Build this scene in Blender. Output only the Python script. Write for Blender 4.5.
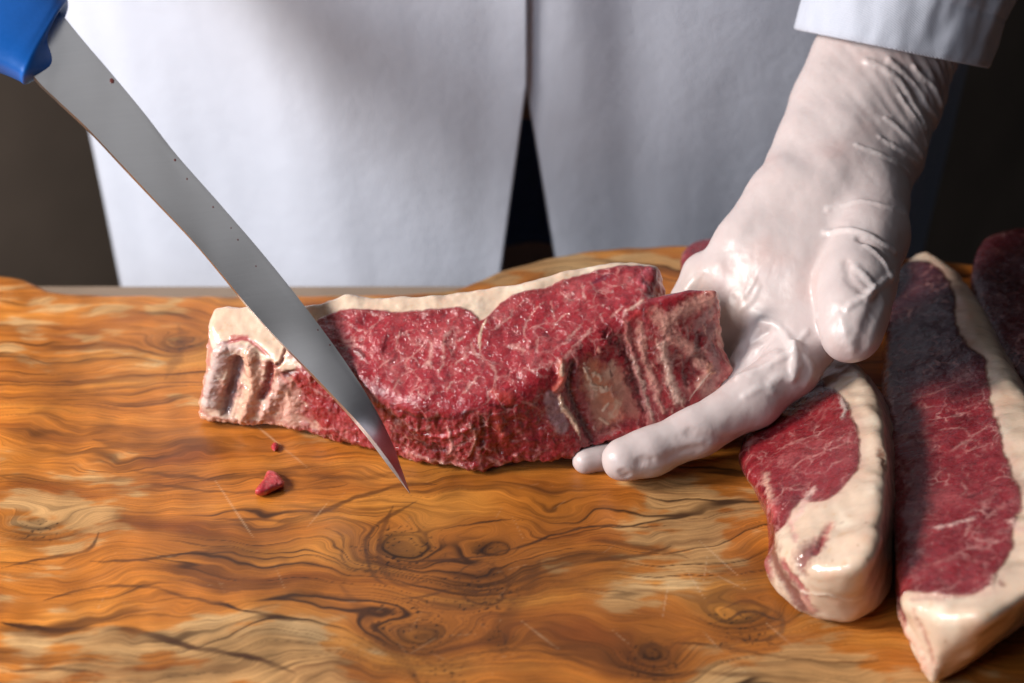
import bpy, math
import numpy as np
from mathutils import Vector, Matrix
from mathutils.bvhtree import BVHTree

for o in list(bpy.data.objects):
    bpy.data.objects.remove(o)
S = bpy.context.scene
COL = S.collection

# ------------------------------------------------------------------ camera
FOC = 60.0
PITCH = math.radians(32)
DIST = 0.85
CAMP = np.array([0, -DIST * math.cos(PITCH), DIST * math.sin(PITCH)])
FWD = np.array([0, math.cos(PITCH), -math.sin(PITCH)])
RGT = np.array([1.0, 0, 0])
UPV = np.array([0, math.sin(PITCH), math.cos(PITCH)])
FPX = FOC / 36 * 1024
cam = bpy.data.cameras.new('camera')
cam.lens = FOC
cam.sensor_width = 36
cam.clip_start = 0.02
cam.clip_end = 50
cam.dof.use_dof = True
cam.dof.focus_distance = 0.742
cam.dof.aperture_fstop = 6.3
camo = bpy.data.objects.new('camera', cam)
COL.objects.link(camo)
camo.location = CAMP
camo.rotation_euler = (math.pi / 2 - PITCH, 0, 0)
S.camera = camo

# ------------------------------------------------------------------ world, lamps, exposure
W = bpy.data.worlds.new('World')
S.world = W
W.use_nodes = True
W.node_tree.nodes['Background'].inputs[0].default_value = (0.75, 0.82, 1.0, 1)
W.node_tree.nodes['Background'].inputs[1].default_value = 0.016


def area(name, loc, tgt, size, power, col=(1, 1, 1)):
    l = bpy.data.lights.new(name, 'AREA')
    l.shape = 'DISK'
    l.size = size
    l.energy = power
    l.color = col
    o = bpy.data.objects.new(name, l)
    COL.objects.link(o)
    o.location = loc
    o.rotation_euler = (Vector(tgt) - Vector(loc)).to_track_quat('-Z', 'Y').to_euler()
    return o


area('key_lamp', (-1.14, -0.30, 0.66), (0.0, -0.03, 0.02), 0.36, 29, (1, 0.94, 0.88))
area('window_lamp', (-1.15, -1.00, 0.70), (-0.05, 0.1, 0.05), 0.6, 11, (0.80, 0.89, 1.0))
area('back_lamp', (-0.80, 0.58, 0.85), (0.0, -0.1, 0.0), 0.40, 6, (1, 0.97, 0.94))
area('blade_fill_lamp', (0.02, 0.10, 1.55), (-0.1, -0.1, 0.0), 0.95, 1.35, (0.95, 0.97, 1.0))  # unseen overhead lamp, added to give the blade something bright to reflect
S.view_settings.view_transform = 'Standard'
S.view_settings.look = 'None'
S.view_settings.exposure = 0.0
S.view_settings.gamma = 1.0
try:
    S.cycles.use_denoising = True
    S.cycles.max_bounces = 8
except Exception:
    pass


# ------------------------------------------------------------------ tracing helpers (pixel of the photo -> point in the place)
def ray(x, y):
    return FWD + RGT * (x - 512) / FPX - UPV * (y - 341.5) / FPX


def onz(x, y, z=0.0):
    d = ray(x, y)
    return CAMP + d * ((z - CAMP[2]) / d[2])


def at(x, y, D):
    """point at D centimetres along the lens axis"""
    return CAMP + ray(x, y) * (D / 100)


def onplane(x, y, p0, n):
    d = ray(x, y)
    return CAMP + d * (((p0 - CAMP) @ n) / (d @ n))


def unit(v):
    v = np.asarray(v, float)
    return v / np.linalg.norm(v)


# ------------------------------------------------------------------ noise (numpy)
def _hash(ix, iy, iz, seed):
    h = (ix.astype(np.uint32) * np.uint32(374761393) + iy.astype(np.uint32) * np.uint32(668265263)
         + iz.astype(np.uint32) * np.uint32(2147483647) + np.uint32((seed * 974711 + 1013) & 0xffffffff))
    h = (h ^ (h >> np.uint32(13))) * np.uint32(1274126177)
    h = (h ^ (h >> np.uint32(16))) * np.uint32(2246822519)
    return h ^ (h >> np.uint32(15))


def perlin(P, seed=0):
    P = np.asarray(P, np.float32)
    I = np.floor(P).astype(np.int64)
    f = P - I
    u = f * f * f * (f * (f * 6 - 15) + 10)
    out = np.zeros(len(P), np.float32)
    for dx in (0, 1):
        wx = u[:, 0] if dx else 1 - u[:, 0]
        for dy in (0, 1):
            wy = u[:, 1] if dy else 1 - u[:, 1]
            for dz in (0, 1):
                wz = u[:, 2] if dz else 1 - u[:, 2]
                h = _hash(I[:, 0] + dx, I[:, 1] + dy, I[:, 2] + dz, seed)
                gx = (h & np.uint32(1023)).astype(np.float32) / 511.5 - 1
                gy = ((h >> np.uint32(10)) & np.uint32(1023)).astype(np.float32) / 511.5 - 1
                gz = ((h >> np.uint32(20)) & np.uint32(1023)).astype(np.float32) / 511.5 - 1
                out += wx * wy * wz * (gx * (f[:, 0] - dx) + gy * (f[:, 1] - dy) + gz * (f[:, 2] - dz))
    return out * 1.2


def fbm(P, octaves=4, seed=0, lac=2.03, gain=0.5):
    P = np.asarray(P, np.float32)
    a, s, out, t = 1.0, 1.0, 0, 0
    for k in range(octaves):
        out = out + a * perlin(P * s, seed + k * 17)
        t += a
        a *= gain
        s *= lac
    return out / t * 1.6


def sst(a, b, x):
    t = np.clip((x - a) / (b - a), 0, 1)
    return t * t * (3 - 2 * t)


def mix(a, b, t):
    t = np.asarray(t)[..., None]
    return a * (1 - t) + np.asarray(b) * t


# ------------------------------------------------------------------ shape helpers
def catmull(P, n=6, closed=True):
    P = np.asarray(P, float)
    N = len(P)
    out = []
    for i in range(N if closed else N - 1):
        if closed:
            p0, p1, p2, p3 = P[i - 1], P[i], P[(i + 1) % N], P[(i + 2) % N]
        else:
            p0, p1, p2, p3 = P[max(i - 1, 0)], P[i], P[i + 1], P[min(i + 2, N - 1)]
        for k in range(n):
            t = k / n
            out.append(0.5 * (2 * p1 + (p2 - p0) * t + (2 * p0 - 5 * p1 + 4 * p2 - p3) * t * t + (3 * p1 - p0 - 3 * p2 + p3) * t ** 3))
    if not closed:
        out.append(P[-1])
    return np.array(out)


def polysdf(X, Y, poly):
    d = np.full(X.shape, 1e9, np.float32)
    ins = np.zeros(X.shape, bool)
    n = len(poly)
    for i in range(n):
        ax, ay = poly[i]
        bx, by = poly[(i + 1) % n]
        ex, ey = bx - ax, by - ay
        L = ex * ex + ey * ey + 1e-18
        t = np.clip(((X - ax) * ex + (Y - ay) * ey) / L, 0, 1)
        d = np.minimum(d, (X - ax - t * ex) ** 2 + (Y - ay - t * ey) ** 2)
        c = (ay > Y) != (by > Y)
        if abs(ey) > 1e-12:
            ins ^= c & (X < ax + (Y - ay) * ex / ey)
    d = np.sqrt(d)
    return np.where(ins, -d, d)


def surface_nets(Fv, org, h):
    nx, ny, nz = Fv.shape
    s = Fv < 0
    cnt = np.zeros((nx - 1, ny - 1, nz - 1), np.int8)
    for a in (0, 1):
        for b in (0, 1):
            for c in (0, 1):
                cnt += s[a:nx - 1 + a, b:ny - 1 + b, c:nz - 1 + c]
    idx = np.argwhere((cnt > 0) & (cnt < 8))
    ids = np.full((nx - 1, ny - 1, nz - 1), -1, np.int64)
    ids[idx[:, 0], idx[:, 1], idx[:, 2]] = np.arange(len(idx))
    V = np.zeros((len(idx), 3))
    C = np.zeros(len(idx))
    corners = [(a, b, c) for a in (0, 1) for b in (0, 1) for c in (0, 1)]
    val = {k: Fv[idx[:, 0] + k[0], idx[:, 1] + k[1], idx[:, 2] + k[2]] for k in corners}
    for k in corners:
        for ax in range(3):
            if k[ax] == 0:
                k2 = list(k)
                k2[ax] = 1
                k2 = tuple(k2)
                va, vb = val[k], val[k2]
                m = (va < 0) != (vb < 0)
                t = np.where(m, va / np.where(m, va - vb, 1), 0)
                p = np.zeros((len(idx), 3))
                for q in range(3):
                    p[:, q] = k[q]
                p[:, ax] = t
                V += p * m[:, None]
                C += m
    V = (V / C[:, None] + idx) * h + np.asarray(org)
    Q = []
    for ax in range(3):
        o = [q for q in range(3) if q != ax]
        sl0 = [slice(1, -1)] * 3
        sl1 = [slice(1, -1)] * 3
        sl0[ax] = slice(0, -1)
        sl1[ax] = slice(1, None)
        A, B = s[tuple(sl0)], s[tuple(sl1)]
        e = np.argwhere(A != B)
        off = np.ones(3, int)
        off[ax] = 0
        e = e + off
        sign = s[e[:, 0], e[:, 1], e[:, 2]]

        def cell(d1, d2):
            c = e.copy()
            c[:, o[0]] -= d1
            c[:, o[1]] -= d2
            return ids[c[:, 0], c[:, 1], c[:, 2]]
        q = np.stack([cell(1, 1), cell(0, 1), cell(0, 0), cell(1, 0)], 1)
        flip = sign if ax != 1 else ~sign
        q = np.where(flip[:, None], q, q[:, ::-1])
        Q.append(q)
    return V, np.concatenate(Q)


def vnormals(V, Q):
    n = np.cross(V[Q[:, 2]] - V[Q[:, 0]], V[Q[:, 3]] - V[Q[:, 1]])
    N = np.zeros_like(V)
    for k in range(4):
        for c in range(3):
            N[:, c] += np.bincount(Q[:, k], n[:, c], len(V))
    return N / (np.linalg.norm(N, axis=1)[:, None] + 1e-20)


def smooth(V, Q, it=1, lam=0.5):
    for _ in range(it):
        A = np.zeros_like(V)
        C = np.zeros(len(V))
        for k in range(4):
            a, b = Q[:, k], Q[:, (k + 1) % 4]
            C += np.bincount(a, minlength=len(V)) + np.bincount(b, minlength=len(V))
            for c in range(3):
                A[:, c] += np.bincount(a, V[b, c], len(V)) + np.bincount(b, V[a, c], len(V))
        V = V + lam * (A / C[:, None] - V)
    return V


def sdf_mesh(fn, lo, hi, h):
    """fn(N x 3) -> signed distance; evaluated only near the surface"""
    lo, hi = np.asarray(lo, float), np.asarray(hi, float)
    K = 4
    n = (np.ceil((hi - lo) / (h * K)).astype(int) + 1)
    ax = [lo[i] + np.arange(n[i]) * h * K for i in range(3)]
    G = np.stack(np.meshgrid(*ax, indexing='ij'), -1).reshape(-1, 3)
    c = np.concatenate([fn(g) for g in np.array_split(G, max(1, len(G) // 200000))]).reshape(n)
    F = c.repeat(K, 0).repeat(K, 1).repeat(K, 2).astype(np.float32)
    off = (K - 1) / 2
    near = np.argwhere(np.abs(F) < h * K * 2.4)
    P = lo + (near - off) * h
    d = np.concatenate([fn(g) for g in np.array_split(P, max(1, len(P) // 300000))])
    F[near[:, 0], near[:, 1], near[:, 2]] = d
    return surface_nets(F, lo - off * h, h)


def cones_sdf(P, segs):
    """segs: (a, b, ra, rb, k) rounded cones joined one after the other by smooth union k"""
    d = None
    for a, b, ra, rb, k in segs:
        e = b - a
        t = np.clip((P - a) @ e / (e @ e + 1e-12), 0, 1)
        dd = np.linalg.norm(P - a - t[:, None] * e, axis=1) - (ra + (rb - ra) * t)
        if d is None:
            d = dd
        else:
            hh = np.clip(0.5 + 0.5 * (d - dd) / k, 0, 1)
            d = d * (1 - hh) + dd * hh - k * hh * (1 - hh)
    return d


def poly_dist(P, line):
    """distance from the points to a 3-D polyline"""
    out = np.full(len(P), 1e9)
    for a, b in zip(line[:-1], line[1:]):
        e = b - a
        t = np.clip((P - a) @ e / (e @ e + 1e-14), 0, 1)
        out = np.minimum(out, np.linalg.norm(P - a - t[:, None] * e, axis=1))
    return out


class Skin:
    """vertices, colours and marks of one organic surface"""

    def __init__(s, V, Q):
        s.V, s.Q = V, Q
        s.N = vnormals(V, Q)
        s.bvh = BVHTree.FromPolygons([tuple(v) for v in V], [tuple(q) for q in Q.tolist()])
        s.col = np.zeros((len(V), 3))
        s.disp = np.zeros(len(V))
        s.lean = np.zeros(len(V))

    def trace(s, pts):
        out = []
        for x, y in pts:
            d = Vector(ray(x, y)).normalized()
            hit = s.bvh.ray_cast(Vector(CAMP), d)[0]
            if hit is not None:
                out.append(np.array(hit))
        return np.array(out)

    def mark(s, pts, w, col=None, amt=1.0, bump=0.0, soft=0.5, wig=0.35, wf=300, lean=None, seed=5, curve=True, taper=False):
        """one mark lying on the surface along a 3-D curve, w = half width in mm"""
        w = w / 1000
        L = s.trace(pts)
        if len(L) == 0:
            return
        if len(L) == 1:
            L = np.concatenate([L, L + 1e-5])
        if curve and len(L) > 2:
            L = catmull(L, 5, False)
        m = np.all((s.V > L.min(0) - w * 2.5) & (s.V < L.max(0) + w * 2.5), axis=1)
        I = np.nonzero(m)[0]
        if len(I) == 0:
            return
        P = s.V[I]
        wa = min(w * 0.7, 0.0011) * wig * 2
        Pw = P + wa * np.stack([fbm(P * 380, 2, seed), fbm(P * 380, 2, seed + 31), fbm(P * 380, 2, seed + 62)], 1)
        d = poly_dist(Pw, L)
        d = d + w * (0.30 * fbm(P * 170, 2, seed + 9) + wig * 0.5 * fbm(P * wf * 2.2, 3, seed))
        if len(L) > 3 and w < 0.0017:
            e = np.minimum(np.linalg.norm(P - L[0], axis=1), np.linalg.norm(P - L[-1], axis=1))
            d = d + w * 0.75 * (1 - sst(0, max(3.5 * w, 0.003), e))
        a = 1 - sst(w * (1 - soft), w * (1 + soft * 0.6), d)
        if col is not None:
            s.col[I] = mix(s.col[I], np.array(col), a * amt)
        if bump:
            s.disp[I] += bump / 1000 * (1 - sst(0, w * 1.25, d))
        if lean is not None:
            s.lean[I] = s.lean[I] * (1 - a * amt) + lean * a * amt


# ------------------------------------------------------------------ object helpers
def mesh_obj(name, V, Q, mat, parent=None, loc=None, smooth_sh=True, col=None, attrs=None):
    me = bpy.data.meshes.new(name)
    V = np.asarray(V, float)
    if loc is None:
        loc = np.array([(V[:, 0].min() + V[:, 0].max()) / 2, (V[:, 1].min() + V[:, 1].max()) / 2, V[:, 2].min()])
    loc = np.asarray(loc, float)
    if isinstance(Q, np.ndarray):
        k = Q.shape[1]
        me.vertices.add(len(V))
        me.vertices.foreach_set('co', (V - loc).astype(np.float32).ravel())
        me.loops.add(Q.size)
        me.loops.foreach_set('vertex_index', Q.astype(np.int32).ravel())
        me.polygons.add(len(Q))
        me.polygons.foreach_set('loop_start', np.arange(0, Q.size, k, dtype=np.int32))
        me.update(calc_edges=True)
    else:
        me.from_pydata([tuple(v) for v in V - loc], [], [tuple(q) for q in Q])
    me.validate()
    me.polygons.foreach_set('use_smooth', np.full(len(me.polygons), smooth_sh))
    if col is not None:
        a = me.attributes.new('tint', 'FLOAT_COLOR', 'POINT')
        c = np.ones((len(V), 4), np.float32)
        c[:, :3] = np.clip(col, 0.0005, 0.95)
        a.data.foreach_set('color', c.ravel())
    for k, v in (attrs or {}).items():
        a = me.attributes.new(k, 'FLOAT', 'POINT')
        a.data.foreach_set('value', np.asarray(v, np.float32))
    me.materials.append(mat)
    o = bpy.data.objects.new(name, me)
    COL.objects.link(o)
    if parent is not None:
        o.parent = parent
        o.location = Vector(loc) - parent.location
    else:
        o.location = loc
    return o


def empty(name, loc):
    o = bpy.data.objects.new(name, None)
    o.empty_display_size = 0.05
    COL.objects.link(o)
    o.location = loc
    return o


def tag(o, label=None, cat=None, group=None, kind=None):
    if label:
        o['label'] = label
    if cat:
        o['category'] = cat
    if group:
        o['group'] = group
    if kind:
        o['kind'] = kind
    return o


class Mat:
    def __init__(s, name, **kw):
        s.m = bpy.data.materials.new(name)
        s.m.use_nodes = True
        s.nt = s.m.node_tree
        s.b = s.nt.nodes['Principled BSDF']
        for k, v in kw.items():
            s.b.inputs[k.replace('_', ' ')].default_value = v

    def n(s, t, **kw):
        x = s.nt.nodes.new(t)
        for k, v in kw.items():
            if k.startswith('i_'):
                key = k[2:].replace('_', ' ')
                x.inputs[key].default_value = v
            else:
                setattr(x, k, v)
        return x

    def l(s, a, b):
        s.nt.links.new(a, b)

    def attr(s, name):
        return s.n('ShaderNodeAttribute', attribute_name=name)

    def math(s, op, a, b=None, c=None):
        x = s.n('ShaderNodeMath', operation=op)
        for i, v in enumerate((a, b, c)):
            if v is None:
                continue
            if isinstance(v, (int, float)):
                x.inputs[i].default_value = v
            else:
                s.l(v, x.inputs[i])
        return x.outputs[0]

    def noise(s, scale, detail=4, rough=0.55, vec=None, dist=0.0):
        x = s.n('ShaderNodeTexNoise')
        x.inputs['Scale'].default_value = scale
        x.inputs['Detail'].default_value = detail
        x.inputs['Roughness'].default_value = rough
        x.inputs['Distortion'].default_value = dist
        if vec is None:
            vec = s.objco()
        s.l(vec, x.inputs['Vector'])
        return x.outputs[0]

    def objco(s):
        if not hasattr(s, '_co'):
            s._co = s.n('ShaderNodeTexCoord').outputs['Object']
        return s._co

    def scaled(s, sc, rot=(0, 0, 0)):
        x = s.n('ShaderNodeMapping')
        x.inputs['Scale'].default_value = sc
        x.inputs['Rotation'].default_value = rot
        s.l(s.objco(), x.inputs[0])
        return x.outputs[0]

    def bump(s, h, strength, dist, prev=None):
        x = s.n('ShaderNodeBump')
        x.inputs['Strength'].default_value = strength
        x.inputs['Distance'].default_value = dist
        s.l(h, x.inputs['Height'])
        if prev is not None:
            s.l(prev, x.inputs['Normal'])
        return x.outputs[0]

    def mixc(s, f, a, b, mode='MIX'):
        x = s.n('ShaderNodeMix', data_type='RGBA', blend_type=mode)
        for i, v in ((0, f), (6, a), (7, b)):
            if isinstance(v, (int, float)):
                x.inputs[i].default_value = v
            elif isinstance(v, tuple):
                x.inputs[i].default_value = (*v, 1)
            else:
                s.l(v, x.inputs[i])
        return x.outputs[2]

    def ramp(s, v, pts):
        x = s.n('ShaderNodeValToRGB')
        e = x.color_ramp.elements
        while len(e) < len(pts):
            e.new(0.5)
        for i, (p, c) in enumerate(pts):
            e[i].position = p
            e[i].color = (*c, 1) if isinstance(c, tuple) else (c, c, c, 1)
        s.l(v, x.inputs[0])
        return x.outputs[0]


# ------------------------------------------------------------------ materials
def meat_material():
    m = Mat('meat')
    t = m.attr('tint').outputs['Color']
    lean = m.attr('lean').outputs['Fac']
    n1 = m.noise(900, 4, 0.6)
    n2 = m.noise(2600, 2, 0.5)
    v = m.math('MULTIPLY_ADD', n1, 0.4, 0.80)
    fine = m.math('MULTIPLY_ADD', m.math('SUBTRACT', v, 1.0), lean, 1.0)
    cc = m.n('ShaderNodeCombineColor')
    for i in range(3):
        m.l(fine, cc.inputs[i])
    c = m.mixc(1.0, t, cc.outputs[0], 'MULTIPLY')
    wp = m.n('ShaderNodeTexNoise')
    wp.inputs['Scale'].default_value = 130
    wp.inputs['Detail'].default_value = 4
    m.l(m.objco(), wp.inputs['Vector'])
    va = m.n('ShaderNodeVectorMath', operation='MULTIPLY_ADD')
    m.l(wp.outputs[1], va.inputs[0])
    va.inputs[1].default_value = (0.011, 0.011, 0.011)
    m.l(m.objco(), va.inputs[2])

    def veins(scale, width, mscale, lo, hi, amt):
        v = m.n('ShaderNodeTexVoronoi', feature='DISTANCE_TO_EDGE')
        v.inputs['Scale'].default_value = scale
        m.l(va.outputs[0], v.inputs['Vector'])
        line_ = m.ramp(v.outputs['Distance'], [(0.0, 1.0), (width, 0.0)])
        mask = m.ramp(m.noise(mscale, 3, 0.6), [(lo, 0.0), (hi, 1.0)])
        return m.math('MULTIPLY', m.math('MULTIPLY', line_, mask), amt)
    vn = m.math('MAXIMUM', veins(95, 0.075, 70, 0.46, 0.64, 0.62), veins(210, 0.14, 100, 0.54, 0.72, 0.30))
    vn = m.math('MULTIPLY', vn, lean)
    c = m.mixc(vn, c, (0.60, 0.30, 0.27))
    dk = m.math('MULTIPLY', m.ramp(m.noise(330, 3, 0.6), [(0.52, 0.0), (0.72, 0.6)]), lean)
    c = m.mixc(dk, c, (0.10, 0.006, 0.011))
    m.l(c, m.b.inputs['Base Color'])
    r = m.math('MULTIPLY_ADD', m.noise(160, 3), 0.30, 0.12)
    r = m.math('ADD', r, m.math('MULTIPLY', m.math('SUBTRACT', 1.0, lean), 0.16))
    m.l(r, m.b.inputs['Roughness'])
    h = m.math('ADD', m.math('MULTIPLY', m.noise(420, 4, 0.6), 0.9), m.math('MULTIPLY', n2, 0.25))
    hs = m.math('MULTIPLY', h, m.math('MULTIPLY_ADD', lean, 0.8, 0.2))
    lb = m.math('ADD', m.math('MULTIPLY', hs, 0.35), m.math('MULTIPLY', m.noise(190, 3, 0.5), 0.9))
    lb = m.math('MULTIPLY', lb, m.math('MULTIPLY_ADD', lean, 0.82, 0.18))
    m.l(m.bump(lb, 0.6, 0.0016), m.b.inputs['Normal'])
    m.b.inputs['Subsurface Weight'].default_value = 0.2
    m.b.inputs['Subsurface Radius'].default_value = (1.0, 0.35, 0.25)
    m.b.inputs['Subsurface Scale'].default_value = 0.0025
    m.b.inputs['Specular IOR Level'].default_value = 0.35
    m.b.inputs['Coat Weight'].default_value = 0.75
    m.b.inputs['Coat Roughness'].default_value = 0.055
    cb = m.math('ADD', m.math('MULTIPLY', m.noise(300, 3, 0.5), 1.3), m.math('MULTIPLY', hs, 0.22))
    cb = m.math('MULTIPLY', cb, m.math('MULTIPLY_ADD', lean, 0.8, 0.2))
    m.l(m.bump(cb, 0.9, 0.0020), m.b.inputs['Coat Normal'])
    return m.m


def glove_material():
    m = Mat('latex_glove')
    t = m.attr('tint').outputs['Color']
    n = m.noise(90, 4, 0.55)
    c = m.mixc(m.ramp(n, [(0.35, 0.0), (0.75, 0.25)]), t, (0.62, 0.56, 0.55))
    m.l(c, m.b.inputs['Base Color'])
    m.l(m.math('MULTIPLY_ADD', m.noise(60, 3), 0.25, 0.25), m.b.inputs['Roughness'])
    st = m.noise(160, 4, 0.55, m.scaled((1, 1, 0.45), (0.3, 0.5, 0.2)), 0.8)
    h = m.math('ADD', m.math('MULTIPLY', st, 1.0), m.math('MULTIPLY', m.noise(1500, 2), 0.06))
    m.l(m.bump(h, 0.10, 0.0022), m.b.inputs['Normal'])
    m.b.inputs['Subsurface Weight'].default_value = 0.2
    m.b.inputs['Subsurface Radius'].default_value = (1.0, 0.5, 0.4)
    m.b.inputs['Subsurface Scale'].default_value = 0.003
    m.b.inputs['Specular IOR Level'].default_value = 0.5
    return m.m


def wood_material():
    m = Mat('olive_wood')
    t = m.attr('tint').outputs['Color']
    wet = m.attr('wet').outputs['Fac']
    g = m.attr('grain').outputs['Fac']
    sx = m.n('ShaderNodeSeparateXYZ')
    m.l(m.objco(), sx.inputs[0])
    cv = m.n('ShaderNodeCombineXYZ')
    m.l(m.math('MULTIPLY', sx.outputs[0], 14.0), cv.inputs[0])
    m.l(m.math('MULTIPLY', g, 560.0), cv.inputs[1])
    fib = m.noise(1.0, 4, 0.6, cv.outputs[0])
    cv2 = m.n('ShaderNodeCombineXYZ')
    m.l(m.math('MULTIPLY', sx.outputs[0], 45.0), cv2.inputs[0])
    m.l(m.math('MULTIPLY', g, 1700.0), cv2.inputs[1])
    fine = m.noise(1.0, 3, 0.6, cv2.outputs[0])
    k = m.math('MULTIPLY_ADD', fib, 1.05, 0.48)
    k = m.math('MULTIPLY', k, m.math('MULTIPLY_ADD', fine, 0.9, 0.55))
    pore = m.ramp(fine, [(0.24, 0.45), (0.36, 1.0)])
    k = m.math('MULTIPLY', k, pore)
    k = m.math('MULTIPLY', k, m.math('MULTIPLY_ADD', m.noise(1400, 2), 0.24, 0.88))
    cc = m.n('ShaderNodeCombineColor')
    for i in range(3):
        m.l(k, cc.inputs[i])
    m.l(m.mixc(1.0, t, cc.outputs[0], 'MULTIPLY'), m.b.inputs['Base Color'])
    r = m.math('MULTIPLY_ADD', wet, -0.18, 0.56)
    r = m.math('MULTIPLY_ADD', m.math('SUBTRACT', m.noise(70, 4), 0.5), 0.3, r)
    m.l(r, m.b.inputs['Roughness'])
    h = m.math('ADD', m.math('MULTIPLY', fib, 0.6), m.math('MULTIPLY', m.noise(55, 4), 0.8))
    m.l(m.bump(h, 0.22, 0.0012), m.b.inputs['Normal'])
    m.b.inputs['Specular IOR Level'].default_value = 0.30
    return m.m


def cloth_material(name, col, weave=2600, bs=0.35):
    m = Mat(name)
    w = m.n('ShaderNodeTexWave', wave_type='BANDS', bands_direction='DIAGONAL')
    w.inputs['Scale'].default_value = weave / 6.28
    w.inputs['Distortion'].default_value = 0.6
    m.l(m.objco(), w.inputs['Vector'])
    n = m.noise(25, 4)
    c = m.mixc(n, tuple(x * 0.93 for x in col), tuple(min(1, x * 1.05) for x in col))
    c = m.mixc(m.math('MULTIPLY', w.outputs['Fac'], 0.12), c, tuple(x * 0.7 for x in col))
    m.l(c, m.b.inputs['Base Color'])
    m.b.inputs['Roughness'].default_value = 0.85
    m.b.inputs['Sheen Weight'].default_value = 0.15
    b1 = m.bump(m.noise(38, 5, 0.6), 0.2, 0.005)
    m.l(m.bump(w.outputs['Fac'], bs, 0.0005, b1), m.b.inputs['Normal'])
    return m.m


def steel_material():
    m = Mat('brushed_steel', Metallic=1.0)
    t = m.attr('tint').outputs['Color']
    n = m.noise(1.0, 4, 0.6, m.scaled((40, 40, 1400), (0, 0.82, 0)))
    c = m.mixc(m.math('MULTIPLY', n, 0.35), t, (0.46, 0.44, 0.44))
    m.l(c, m.b.inputs['Base Color'])
    m.l(m.math('MULTIPLY_ADD', m.noise(45, 4), 0.12, 0.25), m.b.inputs['Roughness'])
    m.l(m.bump(n, 0.05, 0.0004), m.b.inputs['Normal'])
    spk = m.attr('speck').outputs['Fac']
    m.l(m.math('SUBTRACT', 1.0, spk), m.b.inputs['Metallic'])
    return m.m


def plain(name, col, rough=0.5, nscale=60, var=0.2, bump=0.1):
    m = Mat(name)
    n = m.noise(nscale, 4)
    m.l(m.mixc(n, tuple(x * (1 - var) for x in col), tuple(x * (1 + var) for x in col)), m.b.inputs['Base Color'])
    m.l(m.math('MULTIPLY_ADD', n, 0.2, rough - 0.1), m.b.inputs['Roughness'])
    m.l(m.bump(m.noise(nscale * 8, 3), bump, 0.001), m.b.inputs['Normal'])
    return m.m


M_MEAT, M_GLOVE, M_WOOD, M_STEEL = meat_material(), glove_material(), wood_material(), steel_material()
M_COAT = cloth_material('white_cotton', (0.53, 0.56, 0.655))
M_JEANS = cloth_material('navy_denim', (0.06, 0.10, 0.24), 1800)
M_TABLE = plain('grey_brown_table_wood', (0.24, 0.175, 0.125), 0.55, 30, 0.25)
M_WALL = plain('dark_brown_wall', (0.30, 0.22, 0.16), 0.9, 6, 0.45)
M_BLUE = plain('blue_plastic', (0.004, 0.10, 0.42), 0.38, 500, 0.1, 0.12)
M_SKIN = plain('skin', (0.55, 0.32, 0.23), 0.5, 60, 0.1)

# ------------------------------------------------------------------ wall behind and table
def box(name, lo, hi, mat, bev=0.0, **kw):
    lo, hi = np.array(lo, float), np.array(hi, float)
    import bmesh
    bm = bmesh.new()
    bmesh.ops.create_cube(bm, size=1)
    for v in bm.verts:
        v.co = Vector(((v.co.x) * (hi[0] - lo[0]), (v.co.y) * (hi[1] - lo[1]), (v.co.z + 0.5) * (hi[2] - lo[2])))
    if bev:
        bmesh.ops.bevel(bm, geom=bm.edges[:], offset=bev, segments=3, affect='EDGES')
    me = bpy.data.meshes.new(name)
    bm.to_mesh(me)
    bm.free()
    me.materials.append(mat)
    o = bpy.data.objects.new(name, me)
    COL.objects.link(o)
    o.location = ((lo[0] + hi[0]) / 2, (lo[1] + hi[1]) / 2, lo[2])
    return o


wall = box('wall', (-1.6, -0.05, -3.2), (3.6, 0.05, 1.6), M_WALL)
wall.location = (0.9, 2.3, -3.2)
wall.rotation_euler = (0, 0, math.radians(50))
tag(wall, 'dark brown wall blurred far behind the butcher', 'wall', kind='structure')
TBACK = onz(200, 283, -0.032)[1]
tag(box('table', (-0.75, -0.62, -0.082), (0.75, TBACK, -0.032), M_TABLE, 0.004),
    'grey brown wooden table carrying the olive wood cutting board', 'table')


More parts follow.
